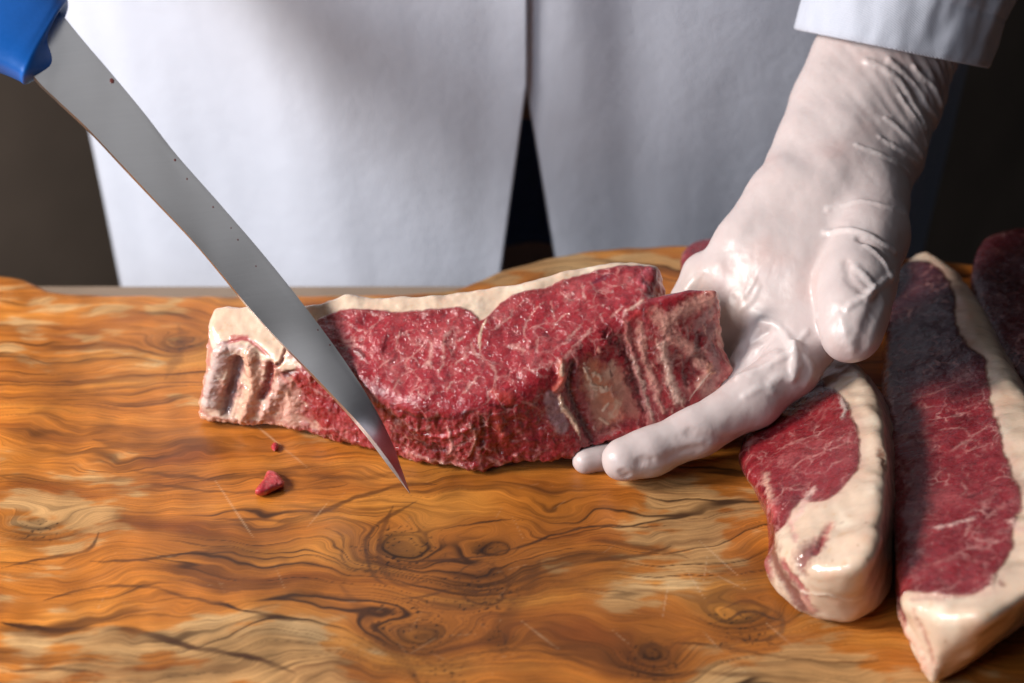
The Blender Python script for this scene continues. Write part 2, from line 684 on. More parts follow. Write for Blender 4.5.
# ------------------------------------------------------------------ cutting board
def build_board():
    edge_px = [(-160, 262), (-60, 266), (0, 270), (22, 274), (42, 282), (62, 288), (130, 290), (210, 291), (320, 290), (420, 288), (455, 284), (480, 275), (500, 266),
               (530, 257), (560, 250), (600, 244), (640, 241), (690, 240), (800, 243), (1000, 262), (1150, 280)]
    E = np.array([onz(x, y)[:2] for x, y in edge_px])
    E = catmull(E, 8, False)
    o = np.argsort(E[:, 0])
    E = E[o]
    xs = np.concatenate([np.linspace(-0.42, -0.302, 30), np.arange(-0.30, 0.2951, 0.0007), np.linspace(0.297, 0.42, 30)])
    yb = np.interp(xs, E[:, 0], E[:, 1]) + 0.0015 * perlin(np.stack([xs * 60, xs * 0, xs * 0], 1), 3)
    s = np.concatenate([np.linspace(0, 0.24, 14)[:-1], np.linspace(0.24, 1, 540)])
    y0 = -0.36
    X = np.repeat(xs[:, None], len(s), 1)
    Y = y0 + (yb[:, None] - y0) * s[None]
    # rounded rim at the back, left and right
    P = np.stack([X.ravel() * 8, Y.ravel() * 8, 0 * X.ravel()], 1)
    Z = 0.0008 * fbm(P, 3, 9).reshape(X.shape)
    db = (yb[:, None] - Y)
    r = 0.009
    Z = Z - np.where(db < r, r - np.sqrt(np.maximum(r * r - (r - db) ** 2, 0)), 0)
    nx, ns = X.shape
    top = np.stack([X, Y, Z], -1)
    x, y = X.ravel() * 100, Y.ravel() * 100       # centimetres

    def B(px, py):
        return onz(px, py)[:2] * 100
    xy = np.stack([x, y, 0 * x], 1)
    # --- growth field: level lines are the grain, closed round the knots
    g = y + 2.2 * fbm(xy * [0.085, 0.11, 1], 3, 21) + 0.6 * fbm(xy * [0.24, 0.34, 1], 3, 22)
    g = g + 0.12 * fbm(xy * [0.9, 0.5, 1], 2, 23)
    knots = [((482, 583), 1.25, 2.6, 1.7), ((487, 549), 0.7, 1.5, 0.8), ((742, 621), 1.0, 2.4, 1.4), ((652, 660), 0.95, 2.0, 1.2),
             ((398, 556), 1.4, 2.2, 1.9), ((415, 640), 1.1, 2.4, 1.6), ((500, 640), 0.5, 1.2, 0.7), ((40, 530), 0.9, 2.0, 1.2), ((180, 345), 0.9, 1.6, 1.6)]
    near = np.zeros_like(x)
    for (kp, rad, amp, sp) in knots:
        kx, ky = B(*kp)
        wob = 1 + 0.35 * fbm(xy * 0.5, 2, int(kp[0]))
        q = ((x - kx) / (rad * 1.9)) ** 2 + ((y - ky) / (rad * 1.3)) ** 2
        g = g + amp * sp * 0.75 * np.exp(-q * wob)
        near = np.maximum(near, np.exp(-q * 1.3 * wob))
    gv = lambda fx, fg, seed, o=3: fbm(np.stack([x * fx, g * fg, 0 * x + seed], 1), o, seed)
    # --- wet, saturated wood against dry pale patches
    wf = 0.50 + 0.50 * fbm(xy * [0.09, 0.16, 1], 4, 31)
    for px, py, rx, ry, a in [(285, 640, 62, 26, -1.3), (668, 505, 58, 26, -0.85), (690, 590, 50, 46, -0.8), (598, 606, 44, 18, -0.9), (553, 566, 22, 11, -0.9),
                              (770, 675, 90, 32, -0.9), (95, 505, 70, 36, -0.55), (80, 310, 110, 40, -0.15), (110, 665, 120, 28, -0.5), (560, 262, 120, 22, -1.0), (840, 660, 60, 40, -0.6),
                              (742, 622, 52, 26, 1.5), (800, 552, 40, 26, 1.0), (640, 655, 50, 28, 1.2), (560, 500, 90, 30, 0.8), (250, 560, 140, 40, 0.8), (420, 600, 120, 70, 0.7),
                              (560, 640, 60, 40, 0.6), (300, 480, 140, 30, 0.5), (880, 640, 40, 30, 0.7), (60, 420, 120, 40, 0.45)]:
        cx, cy = B(px, py)
        D = 75.0
        q = ((x - cx) * FPX / D / rx) ** 2 + ((y - cy) * FPX / D * 0.55 / ry) ** 2
        wf = wf + a * np.exp(-q * 0.9)
    wn = wf + 0.95 * fbm(xy * [0.35, 0.8, 1], 5, 33) + 0.35 * fbm(np.stack([x * 0.5, g * 1.6, 0 * x], 1), 3, 34)
    wet = sst(0.03, 0.36, wn) * 0.8 + 0.2 * sst(-0.2, 0.9, wn)
    tone = gv(0.10, 0.40, 41, 4)
    dryc = np.array([0.88, 0.85, 0.74]) * mix(mix(np.zeros((len(x), 3)) + [0.54, 0.305, 0.135], [0.37, 0.19, 0.08], sst(-0.1, 0.7, tone)), [0.64, 0.42, 0.225], sst(0.0, -0.7, tone))
    wetc = np.array([0.95, 0.85, 0.66]) * mix(mix(np.zeros((len(x), 3)) + [0.48, 0.172, 0.030], [0.26, 0.074, 0.015], sst(0.0, 0.65, tone)), [0.60, 0.265, 0.058], sst(0.0, -0.6, tone))
    col = mix(dryc, wetc, wet)
    # medium and fine growth bands
    b1 = gv(0.13, 1.25, 42, 4)
    col = mix(col, np.array([0.115, 0.036, 0.010]), 0.78 * sst(0.04, 0.6, b1) * sst(-0.5, 0.3, fbm(xy * [0.12, 0.12, 1], 2, 49)))
    b2 = gv(0.3, 4.2, 43, 3)
    col = col * (1 - 0.20 * sst(0.05, 0.6, b2))[:, None]
    b3 = gv(0.22, 9.5, 54, 2)
    col = col * (1 - 0.16 * sst(0.1, 0.6, b3))[:, None]
    heart = 0
    for px, py, rx, ry, a in [(450, 590, 120, 62, 0.62), (345, 478, 130, 14, 0.5), (230, 545, 90, 16, 0.55), (480, 520, 110, 18, 0.35), (150, 440, 120, 12, 0.4), (640, 655, 60, 26, 0.5), (800, 590, 40, 40, 0.4), (60, 380, 80, 12, 0.35)]:
        cx, cy = B(px, py)
        q = ((x - cx) * FPX / 75 / rx) ** 2 + ((y - cy) * FPX / 75 * 0.55 / ry) ** 2
        heart = np.maximum(heart, a * np.exp(-q))
    heart = heart * np.clip(0.75 + 0.8 * fbm(np.stack([x * 0.25, g * 1.1, 0 * x], 1), 4, 56), 0, 1.4)
    col = mix(col, np.array([0.185, 0.058, 0.014]), np.clip(heart, 0, 0.9))
    # thin dark growth lines
    l1 = gv(0.04, 0.75, 44, 2)
    pres = sst(-0.15, 0.35, fbm(xy * [0.07, 0.2, 1], 2, 45))
    col = mix(col, np.array([0.050, 0.018, 0.006]), 0.9 * pres * (1 - sst(0.008, 0.06, np.abs(l1))))
    l2 = gv(0.05, 1.6, 46, 2)
    col = mix(col, np.array([0.085, 0.030, 0.009]), 0.5 * sst(-0.1, 0.4, fbm(xy * [0.1, 0.25, 1], 2, 47)) * (1 - sst(0.01, 0.07, np.abs(l2))))
    # knots: darker, with rings and burl dots
    rings = 0.5 + 0.5 * np.sin(g * 9 + 2 * fbm(xy * 0.6, 2, 48))
    col = col * (1 - near * (0.30 + 0.34 * rings))[:, None]
    spk = near * 0.8
    for px, py, rx, ry in [(398, 548, 46, 26), (405, 622, 46, 24), (440, 680, 34, 16), (482, 598, 32, 26), (500, 640, 12, 12), (745, 640, 32, 12), (650, 664, 30, 20)]:
        cx, cy = B(px, py)
        q = ((x - cx) * FPX / 75 / rx) ** 2 + ((y - cy) * FPX / 75 * 0.55 / ry) ** 2
        spk = np.maximum(spk, np.exp(-q))
    dots = perlin(xy * 6.0 + 0.4 * fbm(xy * 3, 2, 57)[:, None], 50)
    col = mix(col, np.array([0.035, 0.013, 0.006]), sst(0.24, 0.42, dots) * sst(0.30, 0.75, spk + 0.25 * fbm(xy * 0.9, 2, 58)) * 0.9)
    # broad figure: mottled chatoyance
    mot = fbm(xy * [0.35, 0.22, 1], 3, 51)
    rip = np.sin(x * 3.4 + 0.9 * y + 2.6 * fbm(xy * [0.3, 0.2, 1], 2, 52)) * sst(1, -9, x) * (0.5 + 0.5 * fbm(xy * 0.3, 2, 53))
    col = col * (1 + 0.20 * np.clip(mot, -1, 1) + 0.10 * rip)[:, None]

    col = col * (1 - 0.36 * sst(0.05, 0.7, fbm(xy * [0.17, 0.2, 1], 5, 66)))[:, None]
    lum = col @ np.array([0.3, 0.6, 0.1])
    col = col * (np.clip(lum, 0.01, 1) / 0.19)[:, None] ** 0.22

    def line(pts, w, c=(0.055, 0.020, 0.008), amt=0.85, seed=60, wob=0.10, cu=True):
        nonlocal col
        L = np.array([B(*p) for p in pts])
        if cu:
            L = catmull(L, 6, False)
        L = np.concatenate([L, 0 * L[:, :1]], 1)
        I = np.nonzero((x > L[:, 0].min() - 2) & (x < L[:, 0].max() + 2) & (y > L[:, 1].min() - 2) & (y < L[:, 1].max() + 2))[0]
        P = xy[I].copy()
        P[:, 1] += 1.8 * wob * fbm(P * [0.8, 0.8, 1], 4, seed)
        amt = amt * (0.72 if w > 0.26 else 1.0)
        d = poly_dist(P, L)
        e0, e1 = np.linalg.norm(P - L[0], axis=1), np.linalg.norm(P - L[-1], axis=1)
        ww = w * (1 + 0.6 * fbm(P * 0.7, 2, seed + 1)) * np.clip(np.minimum(e0, e1) / 1.3 + 0.12, 0, 1)
        a = (1 - sst(ww * 0.25, ww, d)) * amt * np.clip(0.75 + 0.6 * fbm(P * 0.5, 2, seed + 2), 0.1, 1)
        col[I] = mix(col[I], np.array(c), a)
    br = (0.095, 0.032, 0.008)
    line([(0, 568), (39, 558), (86, 550), (100, 530)], 0.16)
    line([(90, 562), (129, 560), (187, 554), (219, 550)], 0.18)
    line([(43, 601), (94, 587), (148, 587), (187, 597), (230, 607), (281, 619), (305, 621)], 0.15, amt=1)
    line([(0, 623), (59, 630), (117, 628), (156, 636), (187, 646), (234, 654), (273, 664), (297, 675)], 0.24, amt=1)
    line([(0, 628), (59, 636), (117, 636), (160, 642)], 0.6, br, 0.6)
    line([(0, 671), (59, 668), (98, 671)], 0.15)
    line([(211, 519), (297, 519), (351, 500), (395, 486), (440, 484)], 0.20, br)
    line([(130, 470), (200, 478), (280, 474), (360, 478), (400, 470)], 0.25, br, 0.7)
    line([(150, 484), (230, 492), (300, 490), (350, 484)], 0.16, br, 0.8)
    line([(117, 515), (150, 522), (176, 531), (219, 546), (250, 556), (285, 560)], 0.95, br, 0.75)
    line([(0, 476), (60, 482), (120, 478), (170, 470)], 0.3, br, 0.7)
    line([(93, 440), (140, 446), (205, 440), (250, 446)], 0.5, br, 0.7)
    line([(0, 352), (50, 362), (110, 356), (160, 362)], 0.45, br, 0.5)
    line([(0, 400), (60, 392), (120, 400), (190, 396)], 0.5, br, 0.45)
    line([(20, 445), (60, 452), (90, 446)], 0.35, br, 0.6)
    line([(324, 527), (338, 533), (344, 541), (342, 558), (350, 568)], 0.10)
    line([(418, 500), (375, 526), (366, 552), (376, 578), (392, 588)], 0.14, amt=.8)
    line([(340, 585), (363, 613), (383, 644), (395, 652), (420, 683)], 0.45, br, 0.8)
    line([(393, 506), (380, 538), (382, 566), (400, 584), (430, 580)], 0.18, br, 0.8)
    line([(439, 530), (470, 524), (490, 520), (523, 520)], 0.10, amt=1)
    line([(400, 562), (450, 560), (498, 553), (530, 543), (564, 532), (597, 526), (640, 527), (668, 526)], 0.11, amt=0.95)
    line([(503, 584), (530, 578), (564, 565), (600, 560), (640, 555), (671, 547)], 0.2, br, 0.9)
    line([(590, 540), (630, 545), (672, 554), (690, 560)], 0.28, br, 0.9)
    line([(400, 600), (430, 596), (455, 588), (470, 592), (500, 587)], 0.13)
    line([(540, 560), (530, 580), (515, 605), (500, 625), (480, 640)], 0.5, br, 0.7)
    line([(400, 617), (420, 612), (440, 614)], 0.10)
    line([(714, 624), (730, 618), (742, 611), (758, 612), (772, 619), (790, 622)], 0.13, amt=1)
    line([(760, 636), (775, 645), (785, 640)], 0.18, br, 0.9)
    line([(722, 610), (742, 601), (765, 606), (782, 618), (778, 634), (750, 641), (726, 634)], 0.14, br, 0.8)
    line([(637, 668), (640, 652), (654, 645), (668, 652), (668, 668)], 0.16, br, 0.9)
    line([(670, 644), (720, 646), (770, 656), (820, 662), (880, 660)], 0.13, br, 0.8)
    line([(640, 683), (700, 672), (760, 676), (820, 681)], 0.2, br, 0.7)
    line([(455, 660), (500, 650), (560, 655), (600, 668)], 0.2, br, 0.6)
    line([(500, 630), (506, 638), (502, 646)], 0.35, (0.08, 0.028, 0.01), 0.9)
    line([(482, 562), (462, 570), (460, 592), (478, 604), (500, 600), (508, 582), (498, 568), (482, 562)], 0.11, br, 0.95)
    line([(484, 572), (472, 580), (478, 594), (494, 590), (494, 576)], 0.10, br, 0.9)
    line([(178, 325), (184, 345), (172, 365), (165, 380)], 0.4, br, 0.6)
    line([(720, 300), (800, 320)], 0.3, br, 0.5)
    sc = (0.66, 0.47, 0.29)
    rs = np.random.RandomState(4)
    for a, b in [((684, 566), (707, 602)), ((698, 540), (741, 578)), ((703, 584), (708, 552)), ((709, 572), (748, 590)), ((662, 620), (669, 580)), ((725, 655), (700, 628)),
                 ((610, 628), (630, 645)), ((730, 660), (745, 672)), ((765, 622), (800, 652)), ((250, 420), (310, 470)), ((215, 480), (255, 540)), ((305, 530), (330, 500)), ((520, 620), (560, 650))]:
        line([a, b], 0.06, sc, 0.38, wob=0.02, cu=False)
    for k in range(60):
        a = np.array([rs.uniform(60, 880), rs.uniform(480, 683)])
        th = rs.uniform(0, 3.14)
        le = rs.uniform(8, 45)
        line([tuple(a), tuple(a + le * np.array([math.cos(th), 0.6 * math.sin(th)]))], 0.045, sc, rs.uniform(0.06, 0.24), wob=0.02, cu=False)
    # bark-like back rim
    rim = (1 - sst(0.2, 1.4, (db.ravel() * 100) + 0.3 * fbm(xy * 0.8, 3, 70)))
    col = mix(col, np.array([0.16, 0.085, 0.035]), rim * 0.6 * sst(-0.4, 0.3, fbm(xy * [0.5, 1, 1], 3, 71)))

    # --- assemble: top sheet, skirt, underside
    V = [top.reshape(-1, 3)]
    idx = np.arange(nx * ns).reshape(nx, ns)
    Q = [np.stack([idx[:-1, :-1], idx[1:, :-1], idx[1:, 1:], idx[:-1, 1:]], -1).reshape(-1, 4)]
    border = np.concatenate([idx[:, 0], idx[-1, 1:], idx[-2::-1, -1], idx[0, -2:0:-1]])
    tv = top.reshape(-1, 3)[border]
    cen = np.array([0, -0.12, 0])
    base = nx * ns
    prev = border
    for k, (z, inset) in enumerate([(-0.014, -0.001), (-0.026, 0.002), (-0.0315, 0.008)]):
        v = tv.copy()
        v[:, :2] = v[:, :2] + (cen[:2] - v[:, :2]) * inset / 0.2
        v[:, 2] = z
        V.append(v)
        cur = base + np.arange(len(border))
        base += len(border)
        Q.append(np.stack([prev, np.roll(prev, -1), np.roll(cur, -1), cur], -1)[:, ::-1])
        prev = cur
    V = np.concatenate(V)
    Q = np.concatenate(Q)
    ne = len(V) - len(col)
    col = np.concatenate([col, np.tile([[0.17, 0.085, 0.03]], (ne, 1)) * np.random.RandomState(1).uniform(0.7, 1.2, (ne, 1))])
    wet = np.concatenate([wet, np.zeros(ne)])
    gg = np.concatenate([g / 100, np.tile(V[-len(border):, 2], 3)[:ne]])
    o = mesh_obj('cutting_board', V, Q, M_WOOD, loc=(0, -0.12, -0.0315), col=col, attrs={'wet': wet, 'grain': gg})
    tag(o, 'thick olive wood cutting board with swirling grain and a rough live edge', 'cutting board')


build_board()

# ------------------------------------------------------------------ the hand: bones shared by body, glove and steak
def rad(px, D):
    return px * (D / 100) / FPX


def seg(a, b, k=0.006):
    return (at(*a[:3]), at(*b[:3]), rad(a[3], a[2]), rad(b[3], b[2]), k)


def chain(pts, k=0.006, k0=None):
    out = []
    for i in range(len(pts) - 1):
        out.append(seg(pts[i], pts[i + 1], (k0 if (i == 0 and k0) else k)))
    return out


HAND_PALM = (chain([(876, 15, 84.6, 46), (858, 60, 84.4, 46), (836, 105, 83.7, 45), (817, 150, 82.4, 42), (791, 205, 80.8, 42), (750, 250, 79.8, 38), (728, 276, 79.6, 32)], 0.004)
             + chain([(925, 15, 84.6, 44), (908, 62, 84.4, 43), (900, 95, 83.8, 43), (881, 150, 82.2, 42), (862, 200, 80.3, 42)], 0.006)
             + chain([(896, 15, 84.2, 47), (884, 60, 84.0, 47), (868, 100, 83.3, 46), (845, 152, 81.9, 46), (822, 210, 80.0, 45)], 0.006)
             + chain([(822, 205, 80, 44), (800, 270, 78.6, 40), (782, 325, 77.6, 31)], 0.010)
             + chain([(850, 190, 80.4, 44), (832, 260, 78.6, 38), (812, 338, 76.6, 29)], 0.010)
             + chain([(791, 205, 80.5, 41), (770, 270, 79.2, 36), (752, 306, 78.6, 30)], 0.010))
HAND_FINGERS = (chain([(812, 338, 76.6, 29), (790, 368, 75.9, 28.5), (752, 400, 75.5, 28), (696, 432, 74.9, 24.5), (650, 452, 74.6, 23.5), (624, 460, 74.4, 22.5)], 0.004)
                + chain([(782, 325, 77.6, 30), (745, 385, 77.6, 25), (690, 426, 77.2, 19), (630, 452, 76.4, 15), (585, 461, 75.7, 13)], 0.003)
                + chain([(752, 306, 78.6, 30), (735, 360, 79.5, 22), (700, 405, 79.0, 19), (660, 430, 78, 16)], 0.003)
                + chain([(728, 276, 79.6, 31), (704, 276, 80.2, 22), (690, 300, 80.2, 19), (690, 345, 80.4, 17)], 0.004))
HAND_THUMB = chain([(866, 205, 79.6, 43), (866, 238, 78, 40.5), (856, 285, 75.6, 37), (853, 312, 74.4, 34), (851, 332, 73.8, 31.5)], 0.006, 0.005)
HAND = HAND_PALM + HAND_FINGERS + HAND_THUMB

# ------------------------------------------------------------------ the knife's curve (shared with the steak it lies against)
SPINE = [(-10, 24, 79.2), (33, 77, 78.8), (57, 101, 78.5), (88, 130, 78.1), (118.6, 162.5, 77.6), (154, 200, 77.1), (189, 237, 76.6), (219, 272, 76.1), (247, 306, 75.7), (275, 337, 75.3), (310, 373, 74.6),
         (346, 411, 73.9), (367, 435, 73.5), (389, 464, 73.3), (410, 494, 73.35)]
EDGE = [(14, -60, 81.10), (52, 0, 80.50), (70, 24, 80.20), (88, 46, 79.90), (112, 74, 79.40), (145, 114, 78.70), (176, 154, 78.00), (220, 204, 77.30), (263, 254, 76.70), (303, 304, 76.00), (340, 354, 75.40),
        (370, 400, 74.55), (391, 440, 74.15), (402, 470, 73.85), (410, 493, 73.35)]


# ------------------------------------------------------------------ steaks
LEAN = np.array([0.31, 0.020, 0.029])
FAT = np.array([0.66, 0.49, 0.365])


def steak_mesh(top, bot, ptop, pbot, r, h, carve=None, rough=0.0012, seed=0):
    """a slab lofted between the cut face (pixels on plane ptop) and its underside (pixels on plane pbot)"""
    p0, n0 = pbot
    p1, n1 = ptop
    ez = unit(n0)
    ex = unit(RGT - ez * (RGT @ ez))
    ey = np.cross(ez, ex)
    A = np.array([onplane(x, y, p1, n1) for x, y in top])
    Bm = np.array([onplane(x, y, p0, n0) for x, y in bot])
    loc = lambda P: np.stack([(P - p0) @ ex, (P - p0) @ ey], -1)
    ta, tb = catmull(loc(A), 5), catmull(loc(Bm), 5)
    al = np.concatenate([A, Bm]) - p0
    zz = al @ ez
    lo = np.array([min(ta[:, 0].min(), tb[:, 0].min()), min(ta[:, 1].min(), tb[:, 1].min()), -0.004]) - 0.006
    hi = np.array([max(ta[:, 0].max(), tb[:, 0].max()), max(ta[:, 1].max(), tb[:, 1].max()), zz.max() + 0.004]) + 0.006
    n = np.ceil((hi - lo) / h).astype(int) + 1
    ax = [lo[i] + np.arange(n[i]) * h for i in range(3)]
    U, Vv = np.meshgrid(ax[0], ax[1], indexing='ij')
    da, db_ = polysdf(U, Vv, ta), polysdf(U, Vv, tb)
    # height of the face above each (u, v)
    m1 = np.array([ex @ n1, ey @ n1, ez @ n1])
    c1 = (p1 - p0) @ n1
    H = (c1 - m1[0] * U - m1[1] * Vv) / m1[2]
    P2 = np.stack([U.ravel(), Vv.ravel(), 0 * U.ravel()], 1)
    Ht = H + (rough * 1.3 * fbm(P2 * 45, 3, seed + 3)).reshape(H.shape)
    w = ax[2][None, None, :]
    tt = np.clip(w / H[..., None], 0, 1)
    d2 = da[..., None] * tt + db_[..., None] * (1 - tt)
    dz = np.maximum(-w, w - Ht[..., None])
    F = np.minimum(np.maximum(d2 + r, dz + r), 0) + np.sqrt(np.maximum(d2 + r, 0) ** 2 + np.maximum(dz + r, 0) ** 2) - r
    F = F.astype(np.float32)
    near = np.argwhere(np.abs(F) < 0.006 + 3 * h)
    P = np.stack([ax[0][near[:, 0]], ax[1][near[:, 1]], ax[2][near[:, 2]]], 1)
    F[near[:, 0], near[:, 1], near[:, 2]] += rough * fbm(P * 70, 4, seed)
    Pw = p0 + P[:, :1] * ex + P[:, 1:2] * ey + P[:, 2:] * ez
    if carve is not None:
        near = np.argwhere(F < 0.004)
        P = np.stack([ax[0][near[:, 0]], ax[1][near[:, 1]], ax[2][near[:, 2]]], 1)
        Pw = p0 + P[:, :1] * ex + P[:, 1:2] * ey + P[:, 2:] * ez
        d = np.concatenate([carve(q) for q in np.array_split(Pw, max(1, len(Pw) // 300000))])
        F[near[:, 0], near[:, 1], near[:, 2]] = np.maximum(F[near[:, 0], near[:, 1], near[:, 2]], -d)
    V, Q = surface_nets(F, lo, h)
    V = smooth(V, Q, 1, 0.4)
    return p0 + V[:, :1] * ex + V[:, 1:2] * ey + V[:, 2:] * ez, Q, (p0, ex, ey, ez)


def meat_base(s, seed, dark=0.0, marb=1.0, axis=(1, 0.25, 0.2)):
    """lean tissue with marbling that runs through the volume of the meat"""
    P = s.V * 100
    n = fbm(P * 0.55, 4, seed)
    c = mix(mix(np.tile(LEAN, (len(P), 1)), LEAN * 0.55, sst(0.05, 0.75, n)), [0.42, 0.075, 0.080], sst(0.0, -0.7, n) * 0.8)
    Wp = P + 0.55 * np.stack([fbm(P * 0.8, 2, seed + 1), fbm(P * 0.8, 2, seed + 2), fbm(P * 0.8, 2, seed + 3)], 1)
    ax = unit(axis)
    St = Wp - 0.45 * (Wp @ ax)[:, None] * ax
    v1 = 1 - sst(0.0, 0.055, np.abs(perlin(St * 0.85, seed + 4)))
    pres = sst(0.0, 0.45, fbm(P * 0.45, 3, seed + 5))
    v2 = 1 - sst(0.0, 0.11, np.abs(perlin(St * 2.1, seed + 6)))
    pres2 = sst(0.05, 0.5, fbm(P * 0.8, 3, seed + 7))
    fl = sst(0.34, 0.55, perlin(St * [4.5, 4.5, 4.5], seed + 8))
    fl2 = sst(0.36, 0.6, perlin(St * 9.0, seed + 9))
    vein = np.maximum(np.maximum(v1 * pres * 0.35, v2 * pres2 * 0.15), np.maximum(fl * 0.22, fl2 * 0.10)) * marb
    c = mix(c, [0.56, 0.24, 0.22], np.clip(vein, 0, 1))
    dk = sst(0.25, 0.6, fbm(P * 2.2, 3, seed + 11))
    c = mix(c, LEAN * 0.45, dk * 0.6)
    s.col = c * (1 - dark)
    s.lean = np.ones(len(P)) * (1 - 0.5 * np.clip(vein, 0, 1))


def fat_colour(s, seed):
    P = s.V * 100
    n = fbm(P * 0.7, 4, seed)
    c = mix(mix(np.tile(FAT, (len(P), 1)), [0.70, 0.46, 0.33], sst(0.1, 0.8, n)), [0.80, 0.66, 0.52], sst(0, -0.7, n))
    return mix(c, [0.62, 0.38, 0.22], 0.5 * sst(0.35, 0.6, fbm(P * 2.5, 3, seed + 2)))


def finish(s, name, label, cat, group=None):
    V = s.V + s.N * s.disp[:, None]
    o = mesh_obj(name, V, s.Q, M_MEAT, col=s.col, attrs={'lean': np.clip(s.lean, 0, 1)})
    return tag(o, label, cat, group)


# --- the steak in the hand
PEACH, PINK, RED, DRED, PLUM, CREAM, TAN = (0.66, 0.38, 0.27), (0.56, 0.25, 0.22), (0.36, 0.025, 0.03), (0.075, 0.006, 0.010), (0.16, 0.09, 0.10), (0.74, 0.52, 0.38), (0.55, 0.28, 0.16)


def held_steak():
    a, b = onz(470, 475), onz(205, 424)
    Ld = unit(a - b)
    perp = np.array([-Ld[1], Ld[0], 0])
    al = math.radians(15)
    n0 = -math.sin(al) * perp + math.cos(al) * np.array([0, 0, 1])
    p0 = a.copy()
    # face plane through three estimated corners
    t1 = onplane(215, 345, p0 + n0 * 0.039, n0)
    t2 = onplane(440, 398, p0 + n0 * 0.035, n0)
    t3 = onplane(716, 291, p0 + n0 * 0.051, n0)
    n1 = unit(np.cross(t2 - t1, t3 - t1))
    if n1[2] < 0:
        n1 = -n1
    top = [(212, 304), (240, 301), (280, 300), (318, 299), (345, 292), (380, 291), (420, 292), (445, 288), (480, 284), (520, 279), (550, 271), (575, 263), (600, 258), (632, 256), (656, 259), (660, 268), (656, 280),
           (652, 293), (664, 291), (690, 286), (714, 284), (717, 292), (690, 299), (657, 310), (629, 318), (603, 334), (578, 352), (555, 371), (520, 392), (480, 404), (445, 408), (410, 404), (375, 392), (340, 376), (305, 364), (277, 360), (250, 347), (218, 344), (207, 330)]
    bot = [(214, 384), (260, 380), (330, 374), (420, 368), (500, 358), (580, 346), (640, 342), (690, 350), (720, 368), (742, 386), (738, 401), (690, 430), (650, 441), (600, 453), (575, 463), (530, 468), (505, 470), (475, 476), (440, 470), (400, 461), (350, 450), (310, 437), (270, 431), (228, 428), (202, 424), (198, 412)]
    sp = np.array([at(*p) for p in SPINE[3:]])
    ed = np.array([at(*p) for p in EDGE[3:]])
    bn = unit(np.cross(sp[-1] - sp[0], ed[3] - sp[3]))
    if bn @ FWD > 0:
        bn = -bn
    bu = unit(sp[-1] - sp[0])
    bv = np.cross(bn, bu)
    bo = sp[0]
    pol = np.concatenate([np.stack([(sp - bo) @ bu, (sp - bo) @ bv], 1), np.stack([(ed[::-1] - bo) @ bu, (ed[::-1] - bo) @ bv], 1)])

    def carve(P):
        h = cones_sdf(P, HAND) - 0.0004
        q = P - bo
        d2 = polysdf(q @ bu, q @ bv, pol) - 0.0006
        k = np.maximum(d2, -(q @ bn) - 0.0022)          # what would be in front of the blade is pressed away
        return np.minimum(h, k)
    V, Q, fr = steak_mesh(top, bot, (t1, n1), (p0, n0), 0.0050, 0.00058, carve, 0.0013, 100)
    s = Skin(V, Q)
    meat_base(s, 7, 0, 1.0)
    face = sst(0.55, 0.8, s.N @ n1)
    # fat rim on the cut face and round the far side
    p00, ex, ey, ez = fr
    F2 = lambda P: np.stack([(P - p00) @ ex, (P - p00) @ ey], -1)
    leanp = [(318, 318), (340, 311), (368, 310), (401, 312), (438, 310), (456, 308), (470, 312), (480, 321), (484, 320), (492, 312), (500, 303), (514, 295), (545, 289), (558, 282), (575, 276), (593, 270), (616, 266), (650, 264), (672, 268), (760, 280), (760, 340), (560, 480), (400, 470), (296, 372)]
    lp = F2(np.array([onplane(x, y, t1, n1) for x, y in leanp]))
    q = F2(s.V)
    d = polysdf(q[:, 0], q[:, 1], lp) + 0.0006 * fbm(s.V * 260, 3, 4)
    rim = sst(-0.0004, 0.0006, d)
    rim = np.maximum(rim * sst(-0.2, 0.4, s.N @ n1), 0)
    fc = fat_colour(s, 31)
    far = sst(0.1, 0.4, s.N @ ey) * (1 - sst(0.5, 0.8, s.N @ n1))
    wall = 1 - sst(0.35, 0.75, s.N @ n1)
    rim = rim * (1 - wall * sst(0.25, -0.1, s.N @ ey))
    rim = np.maximum(rim, far)
    s.col = mix(s.col, fc, rim)
    s.lean *= 1 - rim
    # dark aged line just inside the fat
    ring = np.exp(-((d + 0.0012) / 0.0012) ** 2) * face
    s.col = mix(s.col, [0.22, 0.030, 0.030], ring * 0.6)
    # the front and end walls: redder, smoother, with sinew
    wall = 1 - sst(0.35, 0.75, s.N @ n1)
    n = fbm(s.V * 100 * np.array([0.9, 0.9, 0.6]), 4, 55)
    wc = mix(mix(np.tile([0.27, 0.020, 0.027], (len(V), 1)), [0.42, 0.085, 0.080], sst(0, 0.7, n)), [0.13, 0.009, 0.014], sst(0, -0.7, n))
    fibre = fbm(np.stack([s.V @ ex * 420, s.V @ ey * 420, s.V @ ez * 110], 1), 3, 57)
    wc = mix(wc, [0.50, 0.20, 0.17], sst(0.25, 0.8, fibre) * 0.55)
    wc = mix(wc, [0.07, 0.006, 0.009], sst(0.25, 0.8, -fibre) * 0.5)
    wm = wall * (1 - rim)
    cx = sst(-0.004, 0.006, (s.V - onplane(640, 350, p0 + n0 * 0.03, n0)) @ ex)
    fib2 = fbm(np.stack([s.V @ ex * 300, s.V @ ey * 300, s.V @ ez * 45], 1), 3, 59)
    ch = mix(mix(np.tile([0.60, 0.19, 0.165], (len(V), 1)), [0.80, 0.45, 0.36], sst(-0.15, 0.45, fib2)), [0.36, 0.045, 0.05], sst(-0.1, -0.6, fib2))
    ch = mix(ch, [0.20, 0.025, 0.03], 0.55 * sst(0.3, 0.8, fbm(s.V * 130, 3, 60)))
    wc = mix(wc, np.clip(ch * 1.2, 0, 0.88), cx * 0.97)
    s.lean *= 1 - 0.6 * cx * wall
